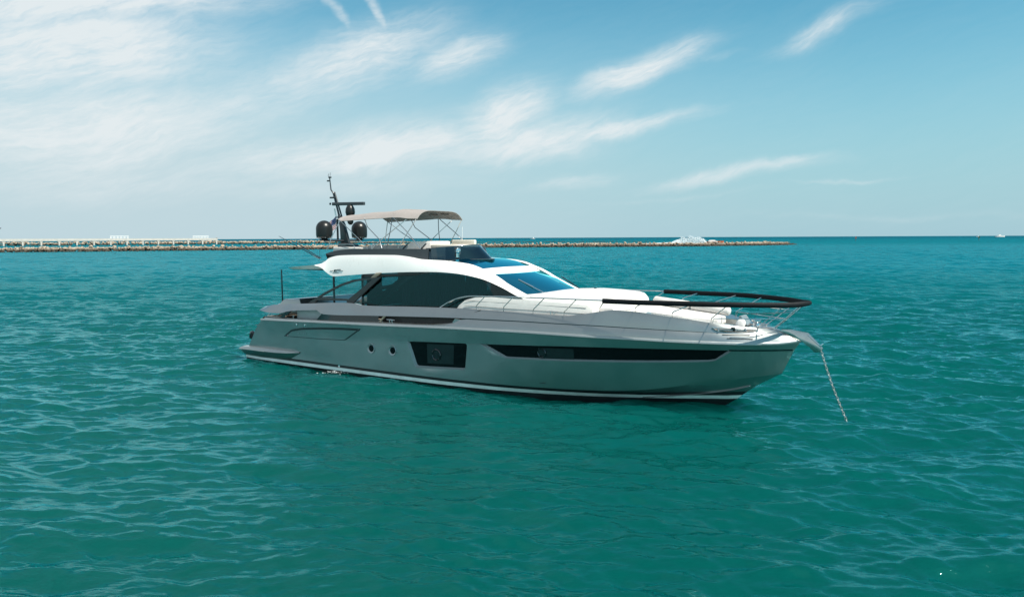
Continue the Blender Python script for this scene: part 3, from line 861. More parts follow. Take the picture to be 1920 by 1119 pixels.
# dark seam line
cs = []
for d in (-0.022, 0.004):
    cs.append([(x, -(seam(x)[1] + 0.006 - 0.03 * d), seam(x)[2] + (0.008 + d) * min(1.0, 0.35 + (20.3 - x) / 4)) for x in lin(11.9, 20.3, 50)])
MB().loft(cs).build('seam', BLACK, coam)
MB().tube([(11.50, -2.60, 2.46), (11.9, -2.58, 2.52), (12.6, -2.44, 2.785)], 0.008, 5).build('seam', DGREY, coam)

# ---- side slot: tinted panel aft, open wood-lined passage forward
def slot_panel(x0, x1, yo, name, m):
    a = [(x, -(low_top(x)[1] - yo), low_top(x)[2] - 0.02) for x in lin(x0, x1, 16)]; b = [(x, -(low_edge(x)[1] - yo - 0.02), low_edge(x)[2] + 0.02) for x in lin(x0 + 0.35 if x0 < 5 else x0, x1, 16)]
    return MB().loft([a, b]).build(name, m, Y0)
slot_panel(4.35, 7.85, 0.03, 'bulwark_glass', mat('tinted_panel', (0.02, 0.03, 0.03), 0.1, var=0.05))
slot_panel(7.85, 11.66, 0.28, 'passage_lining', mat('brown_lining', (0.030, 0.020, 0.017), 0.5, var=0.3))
MB().prism([(7.80, 2.06), (7.90, 2.06), (8.22, 2.36), (8.12, 2.36)], -2.62, -2.56).build('slot_strut', WOOD, Y0)
MB().prism([(11.50, 2.295), (11.62, 2.44), (11.88, 2.42), (11.60, 2.29)], -2.665, -2.55).build('slot_tip', SILV, Y0)
def cleat(x, y, z, L, name='cleat', rz=0.0, m=CHROME):
    c, s = math.cos(rz), math.sin(rz)
    mb = MB()
    mb.tube([(x - L / 2 * c, y - L / 2 * s, z + 0.11), (x, y, z + 0.115), (x + L / 2 * c, y + L / 2 * s, z + 0.11)], [0.014, 0.022, 0.014], 8)
    for k in (-0.16, 0.16): mb.tube([(x + L * k * c, y + L * k * s, z), (x + L * k * c, y + L * k * s, z + 0.11)], 0.018, 8)
    return mb.build(name, m, Y0)
cleat(8.45, -2.58, 2.10, 0.42)
cleat(15.35, -2.17, 2.74, 0.42)

# ---- garage panel line in the quarter
GP = rounded([(2.36, 1.17), (2.92, 1.50), (3.56, 1.61), (4.7, 1.70), (5.95, 1.77), (7.08, 1.80), (6.13, 1.27), (4.69, 1.215)], 0.10, 3)
gi = inset(GP, lambda nv: 0.035 + 0.03 * nv.y + 0.02 * abs(nv.y) + 0.05 * max(0, nv.x) + 0.30 * max(0, -nv.x - 0.55))
v, f = tri_region(dense(GP, 0.2), [dense(gi, 0.2)], gx=0.4, gz=0.4)
obj('panel_gap', [(x, -hull_y(x, z) - 0.004, z) for x, z in v], f, mat('panel_shadow_gap', (0.02, 0.026, 0.028), 0.4), hull)
gp = on_hull(gi, -0.012, 'garage_door', HULL, Y0, 0.25)
# tiny silver script on the door, unreadable at this distance
mb = MB(); xx = 3.30
for k, w in enumerate((0.07, 0.06, 0.07, 0.03, 0.09, 0.07, 0.05)):
    mb.box((xx, -hull_y(xx, 1.38) - 0.014, 1.375 + 0.004 * k), (w, 0.004, 0.045 if k not in (3,) else 0.06)); xx += w + 0.05
mb.build('name_script', mat('script_silver', (0.26, 0.30, 0.30), 0.3, 0.5), gp)
for x, z in ((3.28, 1.74), (3.80, 1.75)):
    MB().lathe([(0.045, 0.0), (0.045, 0.012), (0.02, 0.016)], (x, -hull_y(x, z), z - 0.02), 14, (0, -1, 0)).build('drain_cap', CHROME, hull)
MB().box((15.05, -hull_y(15.05, 0.47) - 0.004, 0.47), (0.32, 0.012, 0.02), 0.004).build('water_outlet', BLACK, hull)
MB().lathe([(0.06, 0.0), (0.06, 0.012), (0.035, 0.006)], (5.75, -hull_y(5.75, 0.22), 0.235), 14, (0, -1, 0)).build('water_outlet', CHROME, hull)

# ---- swim platform and its side wings
PL = [(-0.95, -2.05), (-1.0, -1.6), (-1.05, 0), (-1.0, 1.6), (-0.95, 2.05)]
mb = MB()
ring_ = [(-0.62, -2.60), (-0.85, -2.40), (-1.0, -1.9), (-1.05, 0), (-1.0, 1.9), (-0.85, 2.40), (-0.62, 2.60), (0.4, 2.62), (0.4, -2.62)]
mb.loft([[(x, y, z) for x, y in ring_ + ring_[:1]] for z in (0.22, 0.40)], capA=False)
mb._add([(x, y, 0.40) for x, y in ring_], [list(range(len(ring_)))])
mb._add([(x * 0.97, y, 0.22) for x, y in ring_], [list(range(len(ring_)))])
mb.build('swim_platform', HULL, Y0)
for s in (-1, 1):
    P = []
    for x, zt, zm, zb, w in ((-0.76, 0.43, 0.38, 0.31, 0.10), (-0.3, 0.55, 0.42, 0.17, 0.22), (0.8, 0.585, 0.45, 0.14, 0.26), (2.0, 0.585, 0.47, 0.16, 0.25), (2.75, 0.585, 0.50, 0.24, 0.22), (3.38, 0.575, 0.55, 0.53, 0.05)):
        y = 2.62 if x < -0.3 else hull_y(x, 0.4)
        P.append([(x, s * (y - 0.05), zt + 0.03), (x, s * (y + w * 0.8), zt), (x, s * (y + w), zm), (x, s * (y + 0.02), zb)])
    MB().loft([list(q) for q in zip(*P)], capA=True).build('platform_wing', HULL, Y0, angle=20)
MB().box((0.5, -2.995, 0.465), (1.7, 0.02, 0.03), 0.006).build('platform_rub_strip', SILV, Y0)
mb = MB()
mb.tube(smooth_path([(0.55, -2.0, 1.98), (0.15, -2.1, 1.6), (-0.10, -2.1, 1.30), (-0.02, -2.1, 1.2)]), 0.02, 8)
mb.build('transom_handrail', CHROME, Y0)
MB().lathe([(0.02, -0.2), (0.11, -0.14), (0.13, 0), (0.11, 0.14), (0.02, 0.2)], (-0.42, -2.25, 0.98), 16, (0.35, 0, 1)).build('fender', BLACK, Y0)

# ---- decks
def deck(name, m, xs, half, z, parent=Y0):
    a = [(x, -half(x), z(x)) for x in xs]; c = [(x, 0, z(x) + 0.02) for x in xs]; b = [(x, half(x), z(x)) for x in xs]
    return MB().loft([a, c, b]).build(name, m, parent)
deck('cockpit_floor', TEAK, lin(0.2, 6.6, 14), lambda x: 2.55, lambda x: 1.50)
deck('side_deck', WHITE, lin(6.6, 17.3, 30), lambda x: top(x)[1] - 0.12, lambda x: 2.50 + 0.01 * x / 17)
deck('foredeck', HULL, lin(17.3, 21.95, 24), lambda x: max(0.02, top(x)[1] - 0.13), lambda x: float(np.interp(x, [17.3, 19, 20.5, 21.95], [2.72, 2.66, 2.50, 2.44])))

# ---- cockpit furniture seen through the gap under the fishtail
mb = MB(); mb.box((4.3, -1.7, 1.95), (2.0, 0.9, 0.5), 0.06); mb.box((4.45, -2.2, 2.15), (2.2, 0.16, 0.42), 0.05)
mb.build('cockpit_settee', CREAM, Y0)
mb = MB(); mb.box((3.95, -2.40, 2.12), (2.1, 0.05, 0.50), 0.01)
mb.build('cockpit_side_panel', mat('pale_grey_panel', (0.42, 0.42, 0.42), 0.5), Y0)
mb = MB(); mb.prism([(0.55, 1.9), (0.6, 2.36), (0.95, 2.60), (2.0, 2.66), (2.15, 2.3), (2.15, 1.9)], -1.55, 2.3, 0.05)
mb.build('stern_sunpad', HULL, Y0)
mb = MB(); mb.tube([(1.35, -2.55, 2.0), (2.9, -2.55, 2.06)], 0.016, 8)
for x in (1.4, 1.75, 2.3, 2.8): mb.tube([(x, -2.55, 1.9), (x, -2.55, 2.06)], 0.014, 8)
mb.build('stern_handrail', CHROME, Y0)
MB().prism([(2.15, 1.96), (2.36, 1.96), (2.85, 2.26), (2.58, 2.26)], -2.70, -2.60).build('fishtail_strut', BLACK, Y0)
mb = MB(); mb.tube([(0.12, -0.95, 2.3), (0.10, -0.95, 3.88)], 0.035, 10)
mb.lathe([(0.07, 0), (0.07, 0.08), (0.04, 0.1)], (0.12, -0.95, 2.32), 14); mb.build('flagstaff', BLACK, Y0)
mb = MB(); mb.lathe([(0.22, 0), (0.2, 0.10), (0.12, 0.14)], (0.30, -1.1, 2.22), 18); cl_ = mb.build('stern_light', WHITE, Y0)
for x0, y0 in ((2.9, 2.0), (3.4, 2.0)):
    pass

# ---- house: saloon glass, arch, white shell
ARCH = curve3([(3.62, 2.06, 4.17), (4.03, 2.1, 4.11), (4.44, 2.1, 3.87), (4.82, 2.1, 3.74), (5.5, 2.1, 3.79), (6.51, 2.1, 3.87), (7.67, 2.1, 3.945), (9.33, 2.1, 4.02), (10.4, 2.1, 4.04), (11.12, 2.1, 4.015), (12.32, 2.1, 3.86), (13.24, 2.08, 3.57), (13.84, 2.06, 3.31), (14.25, 2.02, 3.16)])
CREST = curve3([(3.55, 1.90, 4.19), (3.9, 1.90, 4.25), (4.1, 1.9, 4.33), (4.36, 1.9, 4.48), (5.05, 1.88, 4.595), (6.7, 1.88, 4.63), (8.06, 1.9, 4.635), (8.62, 1.9, 4.60), (9.05, 1.9, 4.55), (9.42, 1.9, 4.495), (10.46, 1.88, 4.46), (11.2, 1.82, 4.40), (11.7, 1.76, 4.33), (12.15, 1.74, 4.19), (12.55, 1.75, 4.05), (13.22, 1.78, 3.72), (13.9, 1.80, 3.42), (14.25, 1.82, 3.28)])
N = 70
xa = lin(3.55, 14.25, N)
arch = [ARCH(max(3.62, x)) for x in xa]; crest = [CREST(x) for x in xa]
def blend(a, b, t, bulge): return [(p[0] * (1 - t) + q[0] * t, p[1] * (1 - t) + q[1] * t + bulge, p[2] * (1 - t) + q[2] * t) for p, q in zip(a, b)]
inner_lip = [(x, y - 0.10, z + 0.03) for x, y, z in arch]
inner_top = [(x, y - 0.14, z - 0.035) for x, y, z in crest]
sec = [inner_lip, arch, blend(arch, crest, 0.03, 0.003), blend(arch, crest, 0.35, 0.02), blend(arch, crest, 0.7, 0.022), blend(arch, crest, 0.93, 0.012), crest, inner_top]
mb = MB()
for f in (neg, lambda c: c): mb.loft([f(c) for c in sec], capA=True)
shell = mb.build('roof_shell', WHITE, Y0, angle=30)
# emblem on the after end of the white wing
mb = MB()
def wing_y(x): return -2.172
for pts in ([(5.02, 4.02), (4.86, 4.02), (4.80, 3.93), (5.00, 3.93), (4.98, 3.96), (4.86, 3.97), (4.90, 3.995), (5.02, 3.995)],
            [(5.02, 4.035), (5.22, 4.04), (5.22, 4.03), (5.05, 4.022)], [(4.60, 3.965), (4.76, 3.97), (4.76, 3.96), (4.60, 3.955)], [(5.06, 3.985), (5.36, 3.985), (5.36, 3.975), (5.06, 3.972)], [(4.74, 3.885), (5.1, 3.90), (5.1, 3.885), (4.74, 3.87)]):
    mb.prism(pts, -2.082, -2.03)
mb.build('wing_emblem', BLACK, shell)

# fly deck slab with the round overhang over the cockpit
mb = MB(); plan = []
for i in range(33):
    t = -1 + 2 * i / 32
    plan.append((3.75 - 3.7 * math.sqrt(max(0, 1 - t * t)), 1.9 * t))
plan_n = plan
def slab(zt, zb):
    r = []
    for x, y in plan_n:
        d = (3.75 - x) / 3.7
        r.append(((x, y, zt - 0.26 * d), (x + 0.22, y * 0.94, zb - 0.14 * d)))
    return r
q = slab(4.20, 4.02)
mb.loft([[a for a, b in q], [b for a, b in q]])
k = len(mb.v); mb._add([a for a, b in q] + [(9.6, 1.78, 4.30), (9.6, -1.78, 4.30)], [list(range(35))])
mb._add([b for a, b in q] + [(9.6, 1.9, 3.98), (9.6, -1.9, 3.98)], [list(range(35))])
mb.build('fly_deck', WHITE, Y0)
mb = MB(); mb._add([(b[0], b[1], b[2] - 0.012) for a, b in q] + [(9.6, 1.95, 3.96), (9.6, -1.95, 3.96)], [list(range(35))])
mb.build('cockpit_ceiling', mat('brown_ceiling', (0.10, 0.075, 0.06), 0.5), Y0)

# saloon side glazing
xs = lin(6.42, 14.05, 44)
gb = [(x, -2.09, 2.55) for x in xs]; gt = [(x, -(ARCH(x)[1] - 0.055), ARCH(x)[2] + 0.01) for x in xs]
MB().loft([gb, blend(gb, gt, 0.5, -0.0), gt]).build('saloon_window', GLASS, Y0)
MB().loft([neg(gb), neg(gt)]).build('saloon_window', GLASS, Y0)
def bar(poly, y0, y1, name, m, par=Y0, bev=0.008): return MB().prism(poly, y0, y1, bev).build(name, m, par)
# two raked black pillars behind the glass and one dark band under the roof
bar([(6.48, 2.56), (6.98, 2.56), (9.15, 3.86), (8.55, 3.86)], -2.02, -1.96, 'saloon_pillar', BLACK)
bar([(6.45, 3.70), (9.15, 3.86), (9.9, 3.99), (6.45, 3.86)], -2.05, -1.99, 'header_panel', mat('dark_brown_header', (0.022, 0.017, 0.016), 0.4))
bar([(6.40, 2.55), (6.46, 2.55), (6.46, 3.84), (6.40, 3.84)], -2.08, -2.0, 'aft_pillar', DGREY)
bar([(6.42, 3.25), (8.0, 3.52), (8.0, 3.42), (6.42, 3.0)], -2.0, -1.94, 'saloon_pillar', BLACK)
bar([(6.95, 3.74), (7.20, 3.74), (7.55, 3.96), (7.25, 3.94)], -2.12, -2.05, 'roof_strut', WOOD)

# interior
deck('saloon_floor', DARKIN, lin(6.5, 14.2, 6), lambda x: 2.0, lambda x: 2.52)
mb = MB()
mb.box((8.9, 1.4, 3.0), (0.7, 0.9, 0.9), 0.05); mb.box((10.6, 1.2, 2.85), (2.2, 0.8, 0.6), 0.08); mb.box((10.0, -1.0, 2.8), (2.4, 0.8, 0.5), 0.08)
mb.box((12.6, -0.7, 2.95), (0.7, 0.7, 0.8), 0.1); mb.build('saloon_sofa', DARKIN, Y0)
def curtain(x0, x1, y, name='curtain'):
    n = int((x1 - x0) / 0.035); a = []; b = []
    for i in range(n + 1):
        x = x0 + (x1 - x0) * i / n; w = 0.03 * math.sin(i * 1.3) + 0.02 * math.sin(i * 0.47 + x0)
        a.append((x, y + w, 2.56)); b.append((x, y + w, ARCH(x)[2] - 0.08))
    return MB().loft([a, b]).build(name, CURTAIN, Y0)
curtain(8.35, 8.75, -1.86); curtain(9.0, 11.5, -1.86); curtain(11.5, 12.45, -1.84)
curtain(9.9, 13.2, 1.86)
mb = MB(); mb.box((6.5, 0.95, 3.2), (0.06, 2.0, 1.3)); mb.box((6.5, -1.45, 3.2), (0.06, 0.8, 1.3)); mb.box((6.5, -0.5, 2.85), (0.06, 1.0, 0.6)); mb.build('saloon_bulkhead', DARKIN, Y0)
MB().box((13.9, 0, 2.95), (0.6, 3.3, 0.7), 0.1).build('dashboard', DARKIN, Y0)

# aft wing window
WG = [(3.36, 2.60), (3.85, 2.83), (4.37, 3.08), (5.33, 3.45), (6.1, 3.655), (6.85, 3.73), (7.60, 3.79), (7.25, 3.55), (5.95, 2.66), (5.70, 2.66), (5.65, 2.78), (3.88, 2.74), (3.70, 2.60)]
wi = [(4.05, 2.84), (4.5, 3.04), (5.36, 3.37), (6.1, 3.565), (6.75, 3.655), (7.1, 3.67), (5.78, 2.86)]
v, f = tri_region(WG, [wi], gx=3, gz=3)
mb = MB()
mb._add([(x, -2.19, z) for x, z in v], f); mb._add([(x, -2.12, z) for x, z in v], f)
for pl in (WG, wi): mb.loft([[(x, -2.19, z) for x, z in pl + pl[:1]], [(x, -2.12, z) for x, z in pl + pl[:1]]])
wf = mb.build('wing_window_frame', FRAME, Y0, smooth=False)
MB()._add([(x, -2.155, z) for x, z in wi], [list(range(len(wi)))]).build('pane', CLEAR, wf, False)
mb = MB(); mb.tube([(4.45, -1.75, 2.0), (4.45, -1.75, 3.95)], 0.045, 10); mb.build('overhang_post', DGREY, Y0)

# ---- front of the roof: sunroof, cross bar, windshield
def across(f, n=25, h=1.0): return [f(-h + 2 * h * i / (n - 1)) for i in range(n)]
sun_a = lambda t: (10.7, 1.74 * t, 4.46 + 0.05 * (1 - t * t))
sun_b = lambda t: (12.08 + 0.02 * (1 - t * t), 1.66 * t, 4.15 + 0.03 * (1 - t * t))
bar_b = lambda t: (12.45 + 0.16 * (1 - t * t), 1.70 * t, 3.985 + 0.0 * (1 - t * t))
ws_m = lambda t: (13.22 + 0.42 * (1 - t * t), 1.73 * t, 3.70 + 0.0 * (1 - t * t))
ws_b = lambda t: (13.98 + 0.72 * (1 - t * t), 1.74 * t, 3.355 - 0.02 * (1 - t * t))
MB().loft([across(sun_a), across(lambda t: (11.4, 1.72 * t, 4.345 + 0.05 * (1 - t * t))), across(sun_b)]).build('sunroof', WSHIELD, Y0)
mb = MB()
mid = lambda t: tuple((a + b) / 2 + (0.02 if i == 2 else 0) for i, (a, b) in enumerate(zip(sun_b(t), bar_b(t))))
mb.loft([across(lambda t: (lambda p: (p[0], p[1] * 1.06, p[2] - 0.01))(sun_b(t))), across(lambda t: (lambda p: (p[0], p[1] * 1.05, p[2] + 0.02))(sun_b(t))), across(mid, h=1.04), across(lambda t: (lambda p: (p[0], p[1] * 1.03, p[2] + 0.015))(bar_b(t))), across(bar_b)])
mb.build('roof_crossbar', WHITE, Y0)
MB().loft([across(bar_b), across(ws_m), across(ws_b)]).build('windshield', WSHIELD, Y0)
EDGE = curve3([(f(1)[0], f(1)[1], f(1)[2]) for f in (sun_a, lambda t: (11.4, 1.72 * t, 4.345), sun_b, bar_b, ws_m, ws_b)])
for s in (-1, 1):
    MB().loft([[(x, s * (EDGE(x)[1] - 0.03), EDGE(x)[2] - 0.012) for x in lin(10.7, 13.98, 30)], [(x, s * (CREST(x)[1] - 0.01), CREST(x)[2] - 0.012) for x in lin(10.7, 13.98, 30)]]).build('glass_surround', WHITE, Y0)
# mullion behind the glass, dash line
mb = MB(); mb.loft([[(12.62, 0.02, 3.95), (13.6, 0.02, 3.66), (14.62, 0.02, 3.30)], [(12.62, 0.11, 3.95), (13.6, 0.11, 3.66), (14.62, 0.11, 3.30)]]); mb.build('mullion', BLACK, Y0)
def wiper(y0, x0, z0, tip):
    mb = MB(); mb.tube([(x0, y0, z0), tip], 0.017, 6)
    t = Vector(tip); b = Vector((x0, y0, z0)); d = (t - b)
    s = d.cross(Vector((0.3, 0, 1))).normalized() * 0.05
    mb.tube([b + d * 0.45 + s, t + s * 0.7], 0.012, 6); mb.lathe([(0.05, -0.03), (0.05, 0.03)], (x0, y0, z0), 12)
    return mb.build('wiper', CHROME, Y0)
wiper(-1.21, 14.45, 3.37, (13.25, -1.05, 3.80)); 
wp = wiper(1.21, 14.52, 3.37, (13.45, 1.62, 3.78)); wp.active_material = BLACK
# ---- forward trunk: white moulding from the windshield foot to the lounge
TR = [(13.7, 1.78, 3.335), (14.3, 1.76, 3.345), (14.8, 1.70, 3.40), (15.4, 1.60, 3.43), (16.2, 1.45, 3.42), (16.9, 1.30, 3.385), (17.15, 1.22, 3.34), (17.28, 1.14, 3.24), (17.32, 1.10, 3.08), (17.32, 1.10, 2.6)]
rings = []
for x, w, zt in TR:
    zt_c = zt + 0.05
    pr = [(-w - 0.10, 2.6), (-w - 0.05, min(zt - 0.14, 3.12)), (-w + 0.01, zt - 0.06), (-w + 0.14, zt - 0.005), (-w * 0.5, zt + 0.03), (0, zt_c), (w * 0.5, zt + 0.03), (w - 0.14, zt - 0.005), (w - 0.01, zt - 0.06), (w + 0.05, min(zt - 0.14, 3.12)), (w + 0.10, 2.6)]
    rings.append([(x, y, z if x < 17.31 or z < 2.7 else min(z, zt)) for y, z in pr])
MB().loft(rings).build('cabin_trunk', WHITE, Y0, angle=40)
MB().lathe([(0.05, 0), (0.05, 0.025), (0.02, 0.03)], (15.6, 0.35, 3.478), 12).build('deck_light', BLACK, Y0)

# quilted side panels along the side deck
for s in (-1, 1):
    QT = [(11.2, 2.62, 2.62), (11.36, 2.86, 2.87), (11.65, 3.06, 3.09), (12.1, 3.17, 3.21), (12.8, 3.20, 3.25), (14.2, 3.19, 3.24), (15.8, 3.13, 3.18), (16.5, 3.09, 3.13), (16.72, 3.01, 3.05), (16.78, 2.70, 2.74)]
    rg = []
    for x, zs, zt in QT:
        zs = max(zs, 2.6); zt = max(zt, 2.61)
        yb = 2.25 if x < 13 else 2.25 - 0.055 * (x - 13)
        rg.append([(x, s * yb, 2.5), (x, s * (yb - 0.02), 2.5 + (zs - 2.5) * 0.35), (x, s * (yb - 0.07), 2.5 + (zs - 2.5) * 0.75), (x, s * (yb - 0.15), zs), (x, s * (yb - 0.24), zt), (x, s * (yb - 0.6), zt + 0.02)])
    side = MB().loft([list(c) for c in zip(*rg)]).build('side_panel', PAD, Y0)
    for zz, yo in ((2.88, 0.045), (3.06, 0.095)):  # panel seams; their dark grey paints in the shading of the creases
        MB().tube([(x, s * ((2.25 if x < 13 else 2.25 - 0.055 * (x - 13)) - yo + 0.006), zz - (0.012 * (x - 12))) for x in lin(11.7, 16.5, 14)], 0.009, 5).build('shaded_seam', mat('seam_shade_grey', (0.26, 0.255, 0.25), 0.8) if 'seam_shade_grey' not in MATS else MATS['seam_shade_grey'], side)

# ---- bow lounge
mb = MB(); mb.box((16.95, -1.25, 2.80), (0.6, 0.5, 0.45), 0.05); mb.box((17.0, -0.2, 2.72), (0.9, 2.0, 0.3), 0.04); mb.build('lounge_step', WHITE, Y0)
mb = MB(); mb.tube([(17.2, -1.0, 2.7), (17.2, -1.0, 3.18)], 0.04, 10); mb.build('table_post', CHROME, Y0)
def pad(x0, x1, y0, y1, zt, name, th=0.2):
    n = 14; rg = []
    for i in range(n + 1):
        x = x0 + (x1 - x0) * i / n; e = min(1, min(i, n - i) / 1.2); z = zt(x)
        rg.append([(x, y0(x), z - th), (x, y0(x), z - 0.07), (x, y0(x) + 0.02, z - 0.01), (x, y0(x) + 0.07, z + 0.008), (x, (y0(x) + y1(x)) / 2, z + 0.015), (x, y1(x) - 0.07, z + 0.008), (x, y1(x) - 0.02, z - 0.01), (x, y1(x), z - 0.07), (x, y1(x), z - th)])
    return MB().loft([list(c) for c in zip(*rg)], capA=True, capB=True).build(name, PAD, Y0, angle=50)
zp = lambda x: 2.965 - 0.075 * (x - 17.4)
pad(17.38, 20.3, lambda x: -(1.02 - 0.10 * max(0, x - 18.4) - 0.42 * max(0, x - 19.3)), lambda x: -0.03, zp, 'sunpad')
pad(17.38, 20.3, lambda x: 0.03, lambda x: (1.02 - 0.10 * max(0, x - 18.4) - 0.42 * max(0, x - 19.3)), zp, 'sunpad')
for x0, x1 in ((17.6, 18.95), (19.02, 20.35)):
    a = Vector((x0, 0.95 - 0.12 * (x0 - 17.6), zp(x0) + 0.15)); b = Vector((x1, 0.95 - 0.12 * (x1 - 17.6), zp(x1) + 0.14))
    MB().tube([a, a.lerp(b, 0.03), a.lerp(b, 0.97), b], [0.11, 0.155, 0.15, 0.10], 16).build('bolster', PAD, Y0, angle=60)
# ---- foredeck gear
MB().lathe([(0.17, 0), (0.17, 0.03), (0.14, 0.05), (0.05, 0.055)], (21.0, -0.30, 2.60), 24, (-0.35, -0.85, 0.45)).build('searchlight', WHITE, Y0)
mb = MB(); mb.lathe([(0.20, 0), (0.20, 0.05), (0.11, 0.08), (0.09, 0.16), (0.15, 0.22), (0.15, 0.26), (0.05, 0.29)], (21.35, 0.12, 2.46), 24); mb.build('windlass', CHROME, Y0)
mb = MB(); mb.box((21.65, 0.05, 2.50), (0.6, 0.16, 0.07), 0.02); mb.box((21.25, -0.35, 2.49), (0.45, 0.16, 0.06), 0.02); mb.build('chain_stopper', CHROME, Y0)
mb = MB(); mb.prism([(20.75, 2.5), (21.05, 2.5), (21.05, 2.53), (20.86, 2.80), (20.80, 2.80)], 0.15, 0.7); mb.build('chain_locker_lid', SILV, Y0)
cleat(21.55, 0.42, 2.46, 0.42, rz=-0.6); cleat(21.35, -0.52, 2.44, 0.36, rz=0.6)
MB().box((21.2, 0.1, 2.455), (1.0, 0.7, 0.02), 0.005).build('windlass_tray', TEAK, Y0)
# fairlead pocket cut in the starboard shoulder: dark hole, polished lip and rollers
FP = [(20.43, 2.555), (20.53, 2.475), (20.79, 2.44), (21.46, 2.425), (21.62, 2.455), (21.52, 2.49), (21.2, 2.515)]
def coam_y(x, z):
    a, b = low_edge(x), top(x); t = min(1, max(0, (z - a[2]) / max(1e-3, b[2] - a[2])))
    return a[1] * (1 - t) + b[1] * t + 0.02 * 4 * t * (1 - t) * min(1, max(0, (21.8 - x) / 3))
fl = MB()._add([(x, -(coam_y(x, z) + 0.030), z) for x, z in FP], [list(range(len(FP)))]).build('fairlead', mat('fairlead_recess', (0.05, 0.045, 0.04), 0.5), Y0)
MB().tube([(x, -(coam_y(x, z) + 0.032), z) for x, z in FP + FP[:1]], 0.013, 6).build('lip', CHROME, fl)
mb = MB()
for x in (20.62, 21.3): mb.tube([(x, -(coam_y(x, 2.45) + 0.035), 2.44), (x - 0.03, -(coam_y(x, 2.5) + 0.03), 2.53)], 0.03, 8)
mb.tube([(20.6, -(coam_y(20.6, 2.49) + 0.035), 2.49), (21.3, -(coam_y(21.3, 2.47) + 0.035), 2.465)], 0.02, 8); mb.build('roller', STEEL, fl)
MB().box((20.98, -(coam_y(20.98, 2.5) + 0.04), 2.52), (0.12, 0.05, 0.11), 0.01).build('chock', BLACK, fl)
def sh_y(x, z):
    a, b = rub(x), low_top(x); t = min(1, max(0, (z - a[2]) / max(1e-3, b[2] - a[2]))); return a[1] * (1 - t) + b[1] * t + 0.03 * 4 * t * (1 - t)
for (xa_, za_, xb_, zb_) in ((20.72, 2.345, 21.42, 2.335), (20.86, 2.245, 21.52, 2.232)):
    MB().tube([(x, -(sh_y(x, z) + 0.004), z) for x, z in zip(lin(xa_, xb_, 8), lin(za_, zb_, 8))], 0.014, 6).build('vent_slot', DGREY, shoulder)
# anchor roller: polished plates that droop over the stem
AP = [(22.10, 2.47), (22.40, 2.49), (22.90, 2.42), (23.20, 2.12), (23.33, 1.98), (23.28, 1.88), (23.13, 1.87), (22.98, 2.02), (22.72, 2.20), (22.35, 2.36)]
for y in (-0.11, 0.07):
    MB().prism(AP, y, y + 0.03, 0.005).build('anchor_plate', STEEL, Y0)
mb = MB(); mb.tube([(23.2, -0.1, 2.0), (23.2, 0.09, 2.0)], 0.07, 14); mb.tube([(22.95, -0.14, 2.38), (23.36, -0.14, 2.02)], 0.018, 8); mb.tube([(23.30, -0.2, 2.10), (23.30, 0.16, 2.10)], 0.022, 8); mb.build('bow_roller', CHROME, Y0)

# ---- rails
RAIL = [(10.57, 2.31, 2.72), (11.19, 2.36, 3.02), (11.85, 2.41, 3.21), (12.68, 2.43, 3.27), (14.77, 2.42, 3.30), (17.33, 2.40, 3.32), (18.55, 2.31, 3.32), (20.14, 2.05, 3.33), (21.0, 1.74, 3.325), (21.52, 1.47, 3.32), (22.16, 1.03, 3.31), (22.64, 0.54, 3.305), (22.88, 0.20, 3.325)]
full = [(x, -y, z) for x, y, z in RAIL] + [(22.95, 0, 3.335)] + [(x, y, z) for x, y, z in RAIL[::-1]]
path = smooth_path(full, 6)
MB().tube(path, 0.021, 8).build('guard_rail', CHROME, Y0)
cov = [p for p in path if p.x > 17.28]
MB().tube([(p.x, p.y, p.z - 0.015) for p in cov], [0.056 - 0.020 * max(0.0, 1 - abs(i - len(cov) / 2) / 9.0) for i in range(len(cov))], 10, ry=1.45).build('rail_cover', COVER, Y0)
FOOT = [(12.35, 2.37, 2.77), (13.51, 2.36, 2.78), (14.69, 2.33, 2.75), (15.84, 2.25, 2.74), (17.07, 2.12, 2.93), (18.2, 1.91, 2.96), (19.29, 1.60, 2.83), (20.36, 1.16, 2.68)]
HEAD = [(12.77, 2.42, 3.26), (13.94, 2.42, 3.28), (15.19, 2.42, 3.30), (16.39, 2.41, 3.31), (17.38, 2.40, 3.31), (18.68, 2.29, 3.31), (20.14, 2.05, 3.32), (21.07, 1.71, 3.31)]
for s in (-1, 1):
    for a, c in zip(FOOT, HEAD):
        a = (a[0], s * a[1], a[2]); c = (c[0], s * c[1], c[2])
        k = (a[0] + 0.02, a[1] + s * 0.02, a[2] + 0.14)
        MB().tube([a, k, (k[0] + 0.06, k[1] + s * 0.02, k[2] + 0.05), c], 0.016, 7).build('stanchion', CHROME, Y0)
    MB().tube([(21.95, s * 0.12, 2.52), (22.25, s * 0.14, 2.78), (22.75, s * 0.25, 3.27)], 0.019, 7).build('stanchion', CHROME, Y0)
    MB().tube([(21.55, s * 0.42, 2.54), (21.75, s * 0.58, 2.70), (22.40, s * 0.78, 3.28)], 0.016, 7).build('stanchion', CHROME, Y0)
    MB().tube([(20.40, s * 1.12, 2.67), (20.44, s * 1.16, 2.82), (21.0, s * 0.86, 2.82), (21.6, s * 0.48, 2.81), (22.2, s * 0.15, 2.80)], 0.014, 7).build('lower_rail', CHROME, Y0)
MB().tube(smooth_path([(21.45, -1.1, 3.02), (22.1, -0.68, 3.03), (22.56, 0, 3.05), (22.1, 0.68, 3.03), (21.45, 1.1, 3.02)]), 0.014, 7).build('lower_rail', CHROME, Y0)

